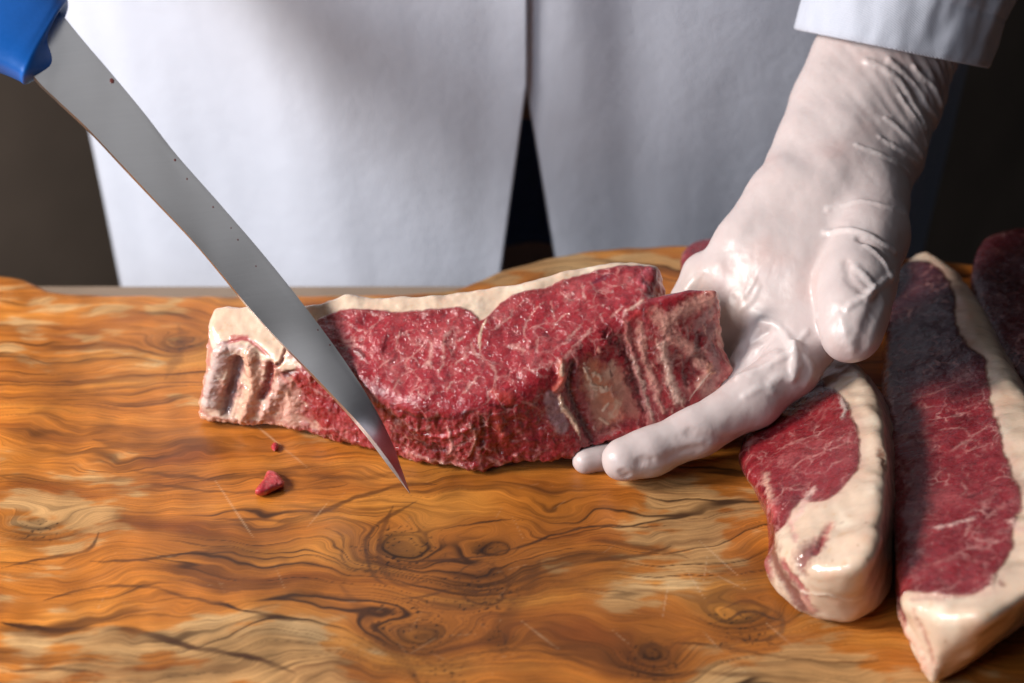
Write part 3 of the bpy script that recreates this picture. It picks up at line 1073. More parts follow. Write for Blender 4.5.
    s.col = mix(s.col, wc, wm * 0.85)
    s.disp += wm * 0.0007 * fibre + wm * 0.0012 * fbm(s.V * 240, 3, 58)
    # marbling streaks seen on the cut face, one a highlight edge painted as colour
    MB = (0.62, 0.335, 0.29)
    for pts, w in [([(401, 329), (398, 340), (396, 350)], 0.7), ([(428, 338), (431, 350), (428, 363), (420, 367)], 0.9), ([(428, 362), (432, 368)], 1.0), ([(454, 327), (444, 340), (443, 364), (438, 375)], 1.0),
                   ([(465, 355), (456, 364)], 0.7), ([(463, 338), (458, 341)], 0.8), ([(477, 377), (463, 393)], 1.1), ([(452, 382), (447, 389)], 0.8), ([(336, 338), (345, 341), (353, 340)], 0.8), ([(342, 347), (356, 345)], 0.7),
                   ([(399, 380), (394, 389)], 0.6), ([(438, 403), (437, 416)], 0.8), ([(429, 426), (426, 431)], 1.1), ([(370, 384), (375, 396), (384, 410)], 0.5), ([(582, 282), (584, 296), (588, 302)], 0.7),
                   ([(512, 307), (510, 317), (496, 328), (491, 330)], 0.8), ([(546, 301), (531, 314), (524, 331), (530, 346)], 0.7), ([(551, 301), (554, 319)], 0.6), ([(582, 324), (567, 340), (560, 347)], 1.1),
                   ([(593, 328), (575, 346), (562, 360)], 1.0), ([(590, 307), (604, 305)], 0.7), ([(503, 344), (516, 347), (528, 354)], 1.6), ([(537, 340), (537, 352)], 0.6), ([(611, 316), (623, 307)], 0.8), ([(545, 330), (536, 326), (528, 330)], 0.5),
                   ([(649, 301), (628, 310), (622, 321)], 1.0), ([(560, 292), (570, 300), (580, 299)], 0.5), ([(525, 300), (517, 307)], 0.5), ([(410, 356), (405, 366), (412, 372)], 0.6), ([(372, 326), (366, 334)], 0.6), ([(470, 340), (474, 352), (482, 360)], 0.7), ([(488, 362), (496, 372), (494, 382)], 0.9), ([(388, 360), (380, 368)], 0.5), ([(520, 366), (534, 370), (545, 366)], 0.8), ([(600, 280), (612, 286), (625, 284)], 0.6), ([(570, 312), (560, 318), (552, 330)], 0.6)]:
        s.mark(pts, w * 0.8, MB, 0.62, 0.0, 0.9, 0.9, 450)
    s.mark([(487, 318), (480, 333), (480, 350)], 0.65, CREAM, .9, 0.15)
    s.mark([(640, 262), (615, 272), (598, 280), (592, 284)], 1.6, (0.14, 0.016, 0.035), 0.8, -0.20)
    s.mark([(650, 270), (640, 280), (646, 288)], 2.0, (0.42, 0.07, 0.09), 0.8, 0.5)
    s.mark([(388, 336), (384, 352)], 1.2, DRED, 0.5, -0.25)
    s.mark([(356, 350), (362, 356)], 1.6, DRED, 0.8, 0.5)
    # lower lip of raw wet tissue between face and board
    for pts, w, c, bmp in [([(400, 410), (430, 420), (460, 416), (478, 408)], 1.2, DRED, -0.1), ([(405, 424), (430, 436), (455, 434), (476, 422)], 1.6, RED, 0.9), ([(415, 440), (440, 450), (470, 440)], 1.3, DRED, -0.50), ([(446, 424), (452, 444), (448, 456)], 1.0, PINK, 0.6),
                           ([(468, 420), (476, 436), (470, 454), (460, 462)], 0.9, (0.34, 0.14, 0.10), 0.6), ([(480, 410), (484, 430), (482, 456)], 1.5, DRED, -0.60), ([(410, 452), (440, 462), (470, 468)], 1.2, PINK, 0.5), ([(404, 458), (412, 460)], 1.3, CREAM, 0.5),
                           ([(436, 466), (442, 463)], 1.2, CREAM, 0.5), ([(460, 450), (474, 466)], 1.6, RED, 0.8), ([(486, 456), (500, 464), (512, 462)], 1.1, PINK, 0.4), ([(432, 444), (442, 448)], 1.4, DRED, -0.35)]:
        s.mark(pts, w, c, 0.8, bmp, 0.6, 0.6, 400)
    s.mark([(497, 417), (500, 428), (505, 440)], 3.0, (0.46, 0.05, 0.045), 0.6, 0.7, 0.9)
    s.mark([(499, 424), (502, 432)], 1.2, (0.56, 0.13, 0.09), 0.5, 0.2)
    s.mark([(494, 392), (502, 396), (510, 397)], 2.6, (0.44, 0.05, 0.04), 0.7, 0.6)
    s.mark([(484, 404), (510, 408), (520, 402)], 0.8, (0.10, 0.01, 0.012), 0.7, -0.30)
    s.mark([(518, 400), (530, 404), (538, 408)], 0.7, PINK, 0.7, 0.2)
    s.mark([(532, 420), (540, 436), (536, 450)], 6.5, (0.24, 0.022, 0.034), 0.55, 0.2, 0.9)
    s.mark([(516, 455), (522, 463), (532, 466), (552, 461)], 1.5, (0.52, 0.16, 0.15), 0.9, 0.9)
    # membrane and lip beside the bone scrape
    s.mark([(551, 398), (556, 415), (562, 427)], 3.6, (0.34, 0.21, 0.23), 0.85, 0.1, 0.35, 0.2)
    s.mark([(561, 364), (563, 378), (557, 389)], 2.3, (0.56, 0.13, 0.09), 0.9, 1.2, 0.5)
    s.mark([(562, 366), (562, 374)], 1.1, CREAM, 0.8, 0.2)
    s.mark([(559, 391), (563, 407), (573, 420), (580, 438), (593, 449)], 1.35, CREAM, 0.95, 1.3)
    s.mark([(574, 364), (569, 384), (573, 400), (584, 424), (592, 440)], 2.2, DRED, 0.9, -1.3, 0.9)  # shadowed hole behind the lip: its shade painted dark red, surface pressed in
    # bone scrape
    for pts, w, c in [([(590, 368), (596, 382)], 4.6, (0.66, 0.25, 0.14)), ([(598, 382), (606, 402)], 6.4, (0.70, 0.29, 0.16)), ([(606, 400), (611, 416)], 6.0, (0.66, 0.24, 0.14)), ([(596, 404), (602, 420)], 3.8, (0.50, 0.22, 0.15)), ([(616, 376), (622, 392)], 4.4, (0.54, 0.27, 0.19)),
                      ([(626, 396), (632, 412)], 3.6, (0.50, 0.20, 0.15)), ([(612, 366), (606, 376)], 2.0, (0.62, 0.38, 0.28)), ([(590, 386), (594, 394)], 2.6, (0.64, 0.42, 0.30)), ([(618, 402), (612, 414)], 2.0, (0.62, 0.40, 0.28))]:
        s.mark(pts, w, c, 0.8, 0.0, 0.9, 0.9, 160, lean=0.2, seed=int(pts[0][0]))
    s.mark([(584, 363), (592, 384), (603, 390), (611, 386)], 1.3, (0.74, 0.54, 0.40), 0.9, 0.9, 0.5, 0.8, 500)
    s.mark([(588, 372), (600, 377), (597, 386)], 1.0, (0.72, 0.50, 0.36), 0.8, 0.6, 0.5, 0.8, 500)
    s.mark([(608, 404), (603, 410)], 0.8, CREAM, 0.8, 0.4)
    s.mark([(600, 418), (608, 424)], 0.8, CREAM, 0.7, 0.3)
    s.mark([(590, 431), (606, 430), (618, 424), (634, 425)], 1.3, (0.16, 0.014, 0.018), 0.6, -0.25, 1.0, 0.9)
    s.mark([(604, 440), (620, 434), (640, 430)], 1.8, (0.40, 0.03, 0.035), 0.85, 0.7)
    # crack between scrape and corner piece
    s.mark([(606, 332), (616, 340), (626, 352), (636, 380), (645, 408)], 3.2, (0.10, 0.008, 0.011), 0.9, -0.8, 0.9, 0.7, 500)
    for p in [(610, 334), (616, 340), (621, 347), (612, 346), (624, 360), (629, 366), (634, 384), (640, 396), (606, 344), (600, 352)]:
        s.mark([p], 1.7, (0.30, 0.02, 0.026), 0.77, 0.61, 0.9, 0.7)
    s.mark([(627, 322), (630, 346), (637, 372), (644, 398), (652, 428)], 1.8, (0.66, 0.26, 0.23), 0.72, 0.50, 0.9, 0.7)
    s.mark([(640, 323), (642, 349), (650, 372), (658, 392)], 2.0, (0.80, 0.43, 0.34), 0.72, 0.39, 0.9, 0.7)
    s.mark([(648, 345), (656, 370), (664, 396), (676, 422)], 1.6, RED, 0.59, -0.14, 0.9, 0.7)
    s.mark([(663, 345), (671, 381), (679, 402), (688, 419)], 2.6, (0.84, 0.60, 0.48), 0.72, 0.50, 0.9, 0.7)
    s.mark([(655, 396), (664, 412), (674, 424)], 1.2, (0.80, 0.43, 0.34), 0.68, 0.33, 0.9, 0.7)
    s.mark([(630, 354), (640, 376), (648, 404), (654, 424)], 0.9, (0.84, 0.60, 0.48), 0.59, 0.22, 0.9, 0.7)
    # corner piece
    s.mark([(655, 314), (668, 320), (688, 308), (712, 298)], 3.4, (0.80, 0.43, 0.34), 0.68, 0.22, 0.9, 0.7)
    s.mark([(632, 318), (640, 312), (652, 312)], 1.8, (0.48, 0.05, 0.05), 0.68, 0.33, 0.9, 0.7)
    s.mark([(664, 328), (672, 338), (682, 342), (692, 350)], 3.0, (0.80, 0.43, 0.34), 0.64, 0.44, 0.9, 0.7)
    s.mark([(681, 318), (684, 328)], 1.6, (0.30, 0.02, 0.02), 0.77, -0.28, 0.9, 0.7)
    s.mark([(676, 358), (684, 364), (690, 360)], 3.4, (0.17, 0.012, 0.015), 0.77, -0.33, 0.9, 0.7)
    s.mark([(684, 372), (688, 384)], 1.7, (0.10, 0.008, 0.01), 0.77, -0.44, 0.9, 0.7)
    s.mark([(700, 336), (698, 350), (704, 358)], 2.4, (0.08, 0.012, 0.014), 0.77, -0.61, 0.9, 0.7)
    s.mark([(698, 326), (706, 316), (713, 310)], 2.8, (0.36, 0.20, 0.19), 0.72, -0.11, 0.9, 0.7)
    s.mark([(710, 330), (712, 350), (716, 372)], 3.2, (0.30, 0.17, 0.16), 0.68, 0.17, 0.9, 0.7)
    s.mark([(698, 362), (706, 370), (700, 384)], 2.6, (0.80, 0.43, 0.34), 0.72, 0.66, 0.9, 0.7)
    s.mark([(708, 366), (711, 374)], 1.6, (0.64, 0.30, 0.18), 0.77, 0.66, 0.9, 0.7)
    s.mark([(712, 384), (706, 394)], 2.8, (0.44, 0.28, 0.24), 0.59, 0.11, 0.9, 0.7)
    s.mark([(695, 406), (708, 412), (720, 402)], 3.2, (0.42, 0.05, 0.05), 0.68, 0.39, 0.9, 0.7)
    s.mark([(711, 371), (700, 384), (688, 402)], 0.45, (0.80, 0.60, 0.50), 0.85, 0.28)
    s.mark([(722, 318), (728, 350), (738, 388)], 4.0, (0.19, 0.040, 0.040), 0.68, -0.14, 0.9, 0.7)
    s.mark([(712, 292), (716, 300), (716, 312)], 1.0, (0.42, 0.12, 0.10), 0.68, 0.17, 0.9, 0.7)
    s.mark([(640, 308), (662, 298), (690, 291), (712, 288)], 1.6, (0.28, 0.03, 0.04), 0.68, 0.00, 0.9, 0.7)
    s.mark([(652, 296), (640, 302), (628, 311)], 0.9, (0.84, 0.60, 0.48), 0.59, 0.22, 0.9, 0.7)
    rs = np.random.RandomState(12)
    for k in range(46):                                   # shreds of sinew, fat and muscle over the sawn corner
        px, py = rs.uniform(584, 722), rs.uniform(322, 432)
        if py > 470 - (px - 540) * 0.32 or py < 330 - (px - 600) * 0.33:
            continue
        le = rs.uniform(5, 20)
        dx = 0.30 + rs.uniform(-0.25, 0.25)
        c = [(0.80, 0.43, 0.34), (0.84, 0.60, 0.48), (0.66, 0.26, 0.23), DRED, RED, (0.60, 0.30, 0.22)][rs.randint(6)]
        s.mark([(px, py), (px + dx * le * 0.5 + rs.uniform(-1.5, 1.5), py + le * 0.5), (px + dx * le, py + le)], rs.uniform(0.4, 1.3), c, 0.6, -0.3 if c == DRED else 0.3, 0.9, 0.8, 300, seed=k)
    for k in range(60):                                   # and over the wet lower wall
        px, py = rs.uniform(400, 575), rs.uniform(402, 468)
        le = rs.uniform(5, 18)
        c = [(0.66, 0.26, 0.23), DRED, RED, (0.50, 0.10, 0.09), (0.16, 0.012, 0.018), (0.5, 0.2, 0.17)][rs.randint(6)]
        an = rs.uniform(-0.5, 1.2)
        s.mark([(px, py), (px + le * 0.5 * math.cos(an) + rs.uniform(-2, 2), py + le * 0.5 * math.sin(an)), (px + le * math.cos(an), py + le * math.sin(an))], rs.uniform(0.4, 1.4), c, 0.55, rs.uniform(-0.5, 0.5), 0.9, 0.8, 300, seed=k + 70)
    # left end: fascia and fat folds
    left = sst(0.5, 0.0, (s.V[:, 0] - onz(292, 420)[0]) / 0.02)
    lm = wm * left
    s.col = mix(s.col, mix(np.tile(PEACH, (len(V), 1)), PINK, sst(-0.2, 0.5, fbm(s.V * 160, 3, 91))), lm * 0.95)
    s.lean *= 1 - 0.75 * lm
    tl = sst(1.0, -0.2, (s.V[:, 0] - onz(300, 370)[0]) / 0.02) * face
    s.col = mix(s.col, fc, tl * 0.97)
    s.lean *= 1 - tl * 0.95
    s.mark([(216, 345), (226, 343), (237, 340), (247, 339), (258, 347), (270, 357)], 0.9, (0.42, 0.09, 0.09), 0.85, -0.5)
    s.mark([(232, 338), (246, 338)], 1.4, (0.46, 0.10, 0.10), 0.7, 0.2)
    s.mark([(222, 350), (213, 376), (209, 402)], 4.2, (0.52, 0.40, 0.38), 0.85, 1.8, 0.6)
    s.mark([(216, 352), (234, 348), (250, 350)], 2.2, (0.60, 0.42, 0.38), 0.8, 1.0)
    s.mark([(238, 362), (232, 386), (225, 412)], 3.5, (0.17, 0.085, 0.095), 0.9, -3.4, 0.9)
    s.mark([(250, 356), (254, 384), (244, 416)], 4.2, PEACH, 0.9, 3.0, 0.7)
    s.mark([(270, 366), (267, 386), (262, 396)], 2.4, (0.20, 0.022, 0.024), 0.9, -2.6)
    s.mark([(281, 384), (274, 398), (264, 414)], 3.0, (0.60, 0.36, 0.30), 0.85, 1.8)
    s.mark([(286, 344), (281, 362), (272, 368)], 1.0, (0.22, 0.07, 0.05), 0.9, -1.8)
    s.mark([(292, 352), (300, 358), (312, 366)], 2.6, (0.46, 0.27, 0.25), 0.8, 0.6)
    s.mark([(284, 374), (296, 372)], 1.8, DRED, 0.9, -1.0)
    s.mark([(292, 400), (290, 416)], 4.0, (0.66, 0.38, 0.30), 0.75, 0.8)
    s.mark([(306, 376), (316, 396), (324, 418), (330, 432)], 5.2, (0.26, 0.014, 0.018), 0.95, 0.8, 0.5, lean=1)
    s.mark([(296, 378), (300, 384)], 2.2, (0.34, 0.03, 0.03), 0.9, 0.9, lean=1)
    s.mark([(305, 424), (325, 438), (350, 446), (372, 452)], 2.6, (0.42, 0.14, 0.14), 0.7, 0.5)
    s.mark([(280, 428), (300, 430)], 2.2, (0.34, 0.035, 0.04), 0.85, 0.8)
    s.mark([(202, 416), (212, 420), (230, 424)], 1.6, (0.62, 0.34, 0.22), 0.9, 1.0)
    s.mark([(205, 423), (228, 429), (250, 430)], 1.2, (0.12, 0.02, 0.02), 0.8, -0.4)
    finish(s, 'steak', 'raw bone-in steak held up by the gloved hand with the knife against it', 'steak', 'raw steaks on the cutting board')


held_steak()


def side_steak(top, bot, z3, r, leanp, seed, label, dark=0.26, extra=None, h=0.001, lean2=None):
    """one of the cut steaks lying on the board; z3 gives the face height at three pixels"""
    pts = [onz(x, y, z) for x, y, z in z3]
    n1 = unit(np.cross(pts[1] - pts[0], pts[2] - pts[0]))
    if n1[2] < 0:
        n1 = -n1
    p0, n0 = np.array([0.15, -0.1, 0.0005]), np.array([0, 0, 1.0])
    V, Q, fr = steak_mesh(top, bot, (pts[0], n1), (p0, n0), r, h, lambda P: cones_sdf(P, HAND) - 0.001, 0.0013, seed)
    V = smooth(V, Q, 3)
    s = Skin(V, Q)
    meat_base(s, seed, dark, 1.9, (0.5, 1, 0))
    fc = fat_colour(s, seed + 40)
    lp = np.array([onplane(x, y, pts[0], n1)[:2] for x, y in leanp])
    lp = catmull(lp, 4)
    d = polysdf(s.V[:, 0], s.V[:, 1], lp) + 0.0016 * fbm(s.V * 120, 4, seed + 41)
    up = s.N @ n1
    pk = np.exp(-((d - 0.0012) / 0.0030) ** 2)
    fat = np.maximum(sst(-0.0006, 0.0012, d), 1 - sst(-0.3, 0.1, up))
    fc = mix(fc, [0.60, 0.33, 0.27], 0.45 * pk * sst(-0.3, 0.4, fbm(s.V * 60, 3, seed + 43)))
    s.col = mix(s.col, fc, fat)
    s.lean *= 1 - fat * 0.95
    ring = np.exp(-((d + 0.001) / 0.0014) ** 2)
    s.col = mix(s.col, [0.16, 0.02, 0.022], ring * 0.5 * (1 - fat))
    if extra:
        extra(s)
    finish(s, 'steak', label, 'steak', 'raw steaks on the cutting board')
    return s


MBL = (0.52, 0.25, 0.22)


def extra_a(s):
    for pts, w, c, b in [([(772, 452), (800, 440), (824, 430)], 0.8, MBL, 0.1), ([(790, 470), (806, 458), (830, 452)], 0.7, MBL, 0.1), ([(812, 490), (806, 500), (800, 512), (794, 520)], 2.0, (0.66, 0.42, 0.36), 0.2),
                         ([(822, 446), (838, 440), (846, 432)], 0.7, MBL, 0.1), ([(832, 466), (842, 460)], 0.7, MBL, 0.1), ([(764, 470), (768, 490), (772, 508)], 1.6, (0.60, 0.34, 0.26), 0.2), ([(785, 490), (800, 484)], 0.8, MBL, 0.1),
                         ([(768, 505), (776, 512), (772, 520)], 2.4, (0.40, 0.06, 0.06), 0.5), ([(830, 524), (822, 538), (814, 550)], 2.4, (0.40, 0.12, 0.10), -1.0), ([(826, 530), (816, 546), (808, 556)], 1.5, (0.26, 0.03, 0.035), -1.0), ([(812, 546), (802, 560)], 6.0, (0.15, 0.012, 0.018), -1.5),
                         ([(771, 544), (774, 560), (782, 576), (794, 594), (802, 606)], 6.5, (0.12, 0.008, 0.012), -0.8), ([(768, 560), (772, 574)], 3.0, (0.26, 0.02, 0.03), 1.6), ([(784, 566), (796, 580), (806, 596)], 3.0, (0.34, 0.06, 0.07), -0.8), ([(798, 592), (824, 594), (850, 600), (876, 590)], 0.8, (0.86, 0.74, 0.62), 0.6),
                         ([(802, 598), (812, 610), (822, 622)], 1.8, (0.56, 0.28, 0.22), 0.6), ([(790, 520), (796, 540)], 1.4, (0.66, 0.36, 0.30), -0.3), ([(838, 398), (846, 406), (842, 420)], 1.2, (0.5, 0.4, 0.36), 0.5), ([(880, 450), (884, 466)], 1.8, (0.3, 0.13, 0.08), -0.6)]:
        m_ = c == MBL
        s.mark(pts, w * (0.75 if m_ else 1), c, 0.6 if m_ else 0.85, b, 0.8, 0.8, 400)
    for p in [(842, 522), (866, 523), (858, 545), (846, 566), (868, 560), (832, 560)]:
        s.mark([p], 0.55, (0.32, 0.16, 0.09), 0.8)


def extra_b(s):
    for pts, w, c, b in [([(908, 398), (930, 394), (950, 386), (976, 376)], 0.9, MBL, 0.1), ([(946, 384), (970, 372), (984, 372)], 0.9, MBL, 0.1), ([(938, 430), (962, 428), (972, 436), (990, 424)], 0.9, MBL, 0.1), ([(950, 452), (972, 440), (986, 452)], 0.8, MBL, 0.1),
                         ([(912, 420), (906, 440)], 0.8, MBL, 0.1), ([(930, 528), (954, 524), (978, 516)], 1.2, (0.64, 0.40, 0.36), 0.2), ([(970, 520), (966, 536)], 0.9, MBL, 0.1), ([(924, 566), (944, 560)], 0.7, MBL, 0.1), ([(956, 500), (966, 490), (960, 480)], 0.7, MBL, 0.1),
                         ([(1012, 520), (1018, 530)], 1.6, (0.66, 0.42, 0.36), 0.2), ([(980, 596), (992, 584), (996, 572)], 1.3, (0.68, 0.48, 0.38), 0.6), ([(900, 606), (912, 636), (926, 668)], 3.4, (0.68, 0.38, 0.28), 1.6), ([(906, 600), (940, 596), (980, 594)], 1.2, (0.60, 0.38, 0.30), -0.8),
                         ([(914, 602), (926, 640), (936, 672)], 1.6, (0.46, 0.22, 0.16), -1.2), ([(1001, 580), (1003, 586)], 0.8, (0.2, 0.06, 0.04), 0)]:
        m_ = c == MBL
        s.mark(pts, w * (0.75 if m_ else 1), c, 0.6 if m_ else 0.85, b, 0.8, 0.8, 400)
    for p in [(946, 642), (945, 665), (972, 640), (990, 628), (996, 622), (1012, 610)]:
        s.mark([p], 0.6, (0.30, 0.14, 0.07), 0.7)
    s.mark([(985, 632), (1004, 620)], 3.5, (0.36, 0.20, 0.10), 0.6, 0, 0.9)
    # dark purple far part of the face, the hand's shadow painted into its colour
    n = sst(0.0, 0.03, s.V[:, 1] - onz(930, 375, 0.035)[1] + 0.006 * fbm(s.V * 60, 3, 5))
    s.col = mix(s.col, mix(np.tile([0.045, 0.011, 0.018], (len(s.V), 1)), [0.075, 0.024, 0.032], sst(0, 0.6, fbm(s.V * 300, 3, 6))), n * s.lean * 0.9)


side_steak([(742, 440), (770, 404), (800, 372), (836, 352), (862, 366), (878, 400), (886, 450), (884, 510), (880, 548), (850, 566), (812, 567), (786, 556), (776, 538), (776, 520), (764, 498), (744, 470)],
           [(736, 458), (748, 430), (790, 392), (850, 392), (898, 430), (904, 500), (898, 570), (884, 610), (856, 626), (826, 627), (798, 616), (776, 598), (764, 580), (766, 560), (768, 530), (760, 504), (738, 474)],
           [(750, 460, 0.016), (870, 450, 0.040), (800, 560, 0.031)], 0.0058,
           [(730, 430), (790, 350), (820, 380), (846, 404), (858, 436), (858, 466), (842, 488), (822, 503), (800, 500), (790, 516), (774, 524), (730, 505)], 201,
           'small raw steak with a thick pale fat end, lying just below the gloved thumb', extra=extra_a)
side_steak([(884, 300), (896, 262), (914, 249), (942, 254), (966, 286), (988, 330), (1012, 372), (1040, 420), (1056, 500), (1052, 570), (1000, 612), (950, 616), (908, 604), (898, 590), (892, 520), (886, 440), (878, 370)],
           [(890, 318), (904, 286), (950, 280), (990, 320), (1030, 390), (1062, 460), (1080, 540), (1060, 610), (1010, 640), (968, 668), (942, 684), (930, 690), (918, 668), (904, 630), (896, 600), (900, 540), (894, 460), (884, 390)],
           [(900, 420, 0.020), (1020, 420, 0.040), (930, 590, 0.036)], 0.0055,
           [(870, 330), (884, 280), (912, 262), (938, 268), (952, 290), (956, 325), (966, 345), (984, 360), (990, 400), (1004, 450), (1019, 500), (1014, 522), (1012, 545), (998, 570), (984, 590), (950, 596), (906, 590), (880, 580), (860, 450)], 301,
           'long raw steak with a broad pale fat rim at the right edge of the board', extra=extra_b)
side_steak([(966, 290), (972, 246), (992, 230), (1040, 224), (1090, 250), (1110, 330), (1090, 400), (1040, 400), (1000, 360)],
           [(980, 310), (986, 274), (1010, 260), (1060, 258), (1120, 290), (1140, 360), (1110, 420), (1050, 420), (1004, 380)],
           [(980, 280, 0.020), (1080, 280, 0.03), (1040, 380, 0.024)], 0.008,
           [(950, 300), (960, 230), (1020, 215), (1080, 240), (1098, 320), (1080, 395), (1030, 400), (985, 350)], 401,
           'dark raw steak half lost in the shadow at the upper right', dark=0.72, h=0.0016)  # dark meat, with the shade on this side also put into its colour
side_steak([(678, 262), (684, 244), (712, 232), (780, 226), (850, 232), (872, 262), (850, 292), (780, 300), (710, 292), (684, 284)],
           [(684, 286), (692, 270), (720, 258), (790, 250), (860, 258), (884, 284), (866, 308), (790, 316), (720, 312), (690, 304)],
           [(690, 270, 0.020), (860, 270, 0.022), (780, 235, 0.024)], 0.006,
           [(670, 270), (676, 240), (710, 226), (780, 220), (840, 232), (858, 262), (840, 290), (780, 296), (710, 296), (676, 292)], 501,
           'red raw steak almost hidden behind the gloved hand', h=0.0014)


# ------------------------------------------------------------------ meat scraps
def scrap(name, poly, hgt, seed, label):
    V, Q, fr = steak_mesh([(x + (270 - x) * 0.25 * 0, y - hgt * 12) for x, y in poly], poly, (np.array([0, 0, hgt * 0.01]), np.array([0, 0, 1.0])), (np.array([-0.1, -0.1, 0.0]), np.array([0, 0, 1.0])), 0.0024, 0.0004, None, 0.0011, seed)
    s = Skin(V, Q)
    meat_base(s, seed)
    s.col *= 1.5
    mesh = mesh_obj(name, s.V, s.Q, M_MEAT, col=s.col, attrs={'lean': s.lean})
    tag(mesh, label, 'meat scrap', 'scraps of meat on the board')


scrap('meat_scrap', [(255, 495), (262, 484), (266, 474), (274, 474), (282, 480), (286, 487), (276, 492), (264, 497)], 0.42, 610, 'small red triangular scrap of meat left of the knife tip')
scrap('meat_scrap', [(271, 448), (274, 444), (278, 446), (277, 452), (273, 453)], 0.2, 620, 'tiny red crumb of meat just below the left end of the held steak')


# ------------------------------------------------------------------ knife
def knife():
    tip = at(410, 494, 73.35)
    root = empty('knife', tip)
    tag(root, 'boning knife with blue plastic handle and long steel blade, tip down on the board', 'knife')
    sp = catmull([at(*p) for p in SPINE], 8, False)
    ed = catmull([at(*p) for p in EDGE], 8, False)
    n = len(sp)
    V, rows = [], []
    spk = []
    M = 14
    for i in range(n):
        t = i / (n - 1)
        wdir = ed[i] - sp[i]
        ax = unit(sp[min(i + 1, n - 1)] - sp[max(i - 1, 0)])
        wl = np.linalg.norm(wdir)
        nrm = np.cross(ax, wdir)
        nrm = unit(nrm) if wl > 1e-6 else nrm * 0
        if nrm @ FWD > 0:
            nrm = -nrm
        th = 0.0036 * (1 - 0.55 * t) * min(1, wl / 0.008)
        row = []
        for j in range(M):
            f = j / (M - 1)
            hf = th / 2 * (1 - f ** 1.3) if f < 0.90 else th / 2 * (1 - f ** 1.3) * 0.7
            row.append(sp[i] + wdir * f + nrm * hf)
        for j in range(M - 2, -1, -1):
            f = j / (M - 1)
            row.append(sp[i] + wdir * f - nrm * th / 2 * (1 - f ** 1.3))
        V += row
    V = np.array(V)
    R = 2 * M - 1
    Q = []
    for i in range(n - 1):
        for j in range(R):
            k = (j + 1) % R
            Q.append((i * R + j, i * R + k, (i + 1) * R + k, (i + 1) * R + j))
    Q.append(tuple(range(R - 1, -1, -1)))
    col = np.tile([[0.60, 0.585, 0.59]], (len(V), 1))
    o = mesh_obj('blade', V, Q, M_STEEL, root, loc=tip, col=col, attrs={'speck': np.zeros(len(V))})
    import bmesh
    bm = bmesh.new()
    bm.from_mesh(o.data)
    bmesh.ops.recalc_face_normals(bm, faces=bm.faces)
    bm.to_mesh(o.data)
    bm.free()
    for e in o.data.edges:
        pass
    o.data.set_sharp_from_angle(angle=math.radians(35))
    # dried specks of blood on the blade
    bv = BVHTree.FromPolygons([v.co + o.location + root.location for v in o.data.vertices], [tuple(p.vertices) for p in o.data.polygons])
    m = plain('dried_blood', (0.09, 0.015, 0.012), 0.5, 800, 0.2)
    for (px, py, r) in [(112, 81, 1.05), (131, 96, 0.8), (175, 160, 0.55), (187, 179, 0.4), (213, 207, 0.4), (231, 228, 0.3), (238, 240, 0.35), (256, 266, 0.3), (330, 345, 0.35), (318, 330, 0.3)]:
        hit, nn, _, _ = bv.ray_cast(Vector(CAMP), Vector(ray(px, py)).normalized())
        if hit is None:
            continue
        bm = bmesh.new()
        bmesh.ops.create_icosphere(bm, subdivisions=3, radius=r / 1000)
        rot = nn.to_track_quat('Z', 'Y').to_matrix()
        for v in bm.verts:
            q = Vector(v.co)
            k = 1 + 0.35 * float(perlin(np.array([[q.x * 1500 + px, q.y * 1500, q.z * 900]]))[0])
            v.co = rot @ Vector((q.x * k, q.y * k * 1.4, q.z * 0.25))
        me = bpy.data.meshes.new('blood_speck')
        bm.to_mesh(me)
        bm.free()
        me.materials.append(m)
        for p in me.polygons:
            p.use_smooth = True
        so = bpy.data.objects.new('blood_speck', me)
        COL.objects.link(so)
        so.parent = o
        so.location = hit - root.location - o.location
    # handle: a faceted grip swept up and out of the blade
    a0 = (sp[8] + ed[8]) / 2
    ax = unit((sp[4] + ed[4]) / 2 - (sp[16] + ed[16]) / 2)
    wd = unit((ed[8] - sp[8]) - ax * ((ed[8] - sp[8]) @ ax))
    nn = np.cross(ax, wd)
    if nn @ FWD > 0:
        nn = -nn
    prof = []
    K = 40
    for k in range(K):
        a = 2 * math.pi * k / K
        c, s_ = math.cos(a), math.sin(a)
        e = 0.62
        prof.append((math.copysign(abs(c) ** e, c), math.copysign(abs(s_) ** e, s_)))
    V, Q = [], []
    st = [(-0.004, 0.10, 0.0006), (-0.0035, 0.86, 0.0075), (0.0, 0.97, 0.0090), (0.006, 1.03, 0.0098), (0.015, 1.08, 0.0108), (0.03, 1.0, 0.0118), (0.05, 0.90, 0.0124), (0.075, 0.88, 0.0125), (0.10, 0.92, 0.0122), (0.12, 1.0, 0.012), (0.135, 0.92, 0.011), (0.14, 0.6, 0.008), (0.1415, 0.05, 0.001)]
    st = catmull(np.array(st), 5, False)
    hw = np.linalg.norm(ed[8] - sp[8]) / 2
    for (t, w, d) in st:
        for (c, s_) in prof:
            # bolster line leans back towards the cutting edge
            gd = 0.0115 * float(sst(-0.002, 0.022, t) * (1 - 0.75 * sst(0.03, 0.07, t))) if c < 0 else 0.0
            V.append(a0 + ax * (t + 0.0118 * c * (1 - min(1, max(0, t) / 0.06))) + wd * (c * (hw * w + gd)) + nn * (s_ * d))
    n = len(st)
    for i in range(n - 1):
        for j in range(K):
            k = (j + 1) % K
            Q.append((i * K + j, i * K + k, (i + 1) * K + k, (i + 1) * K + j))
    Q.append(tuple(range(K)))
    Q.append(tuple(range((n - 1) * K, n * K)))
    ho = mesh_obj('handle', V, Q, M_BLUE, root, loc=tip)
    bm = bmesh.new()
    bm.from_mesh(ho.data)
    bmesh.ops.recalc_face_normals(bm, faces=bm.faces)
    bm.to_mesh(ho.data)
    bm.free()


knife()

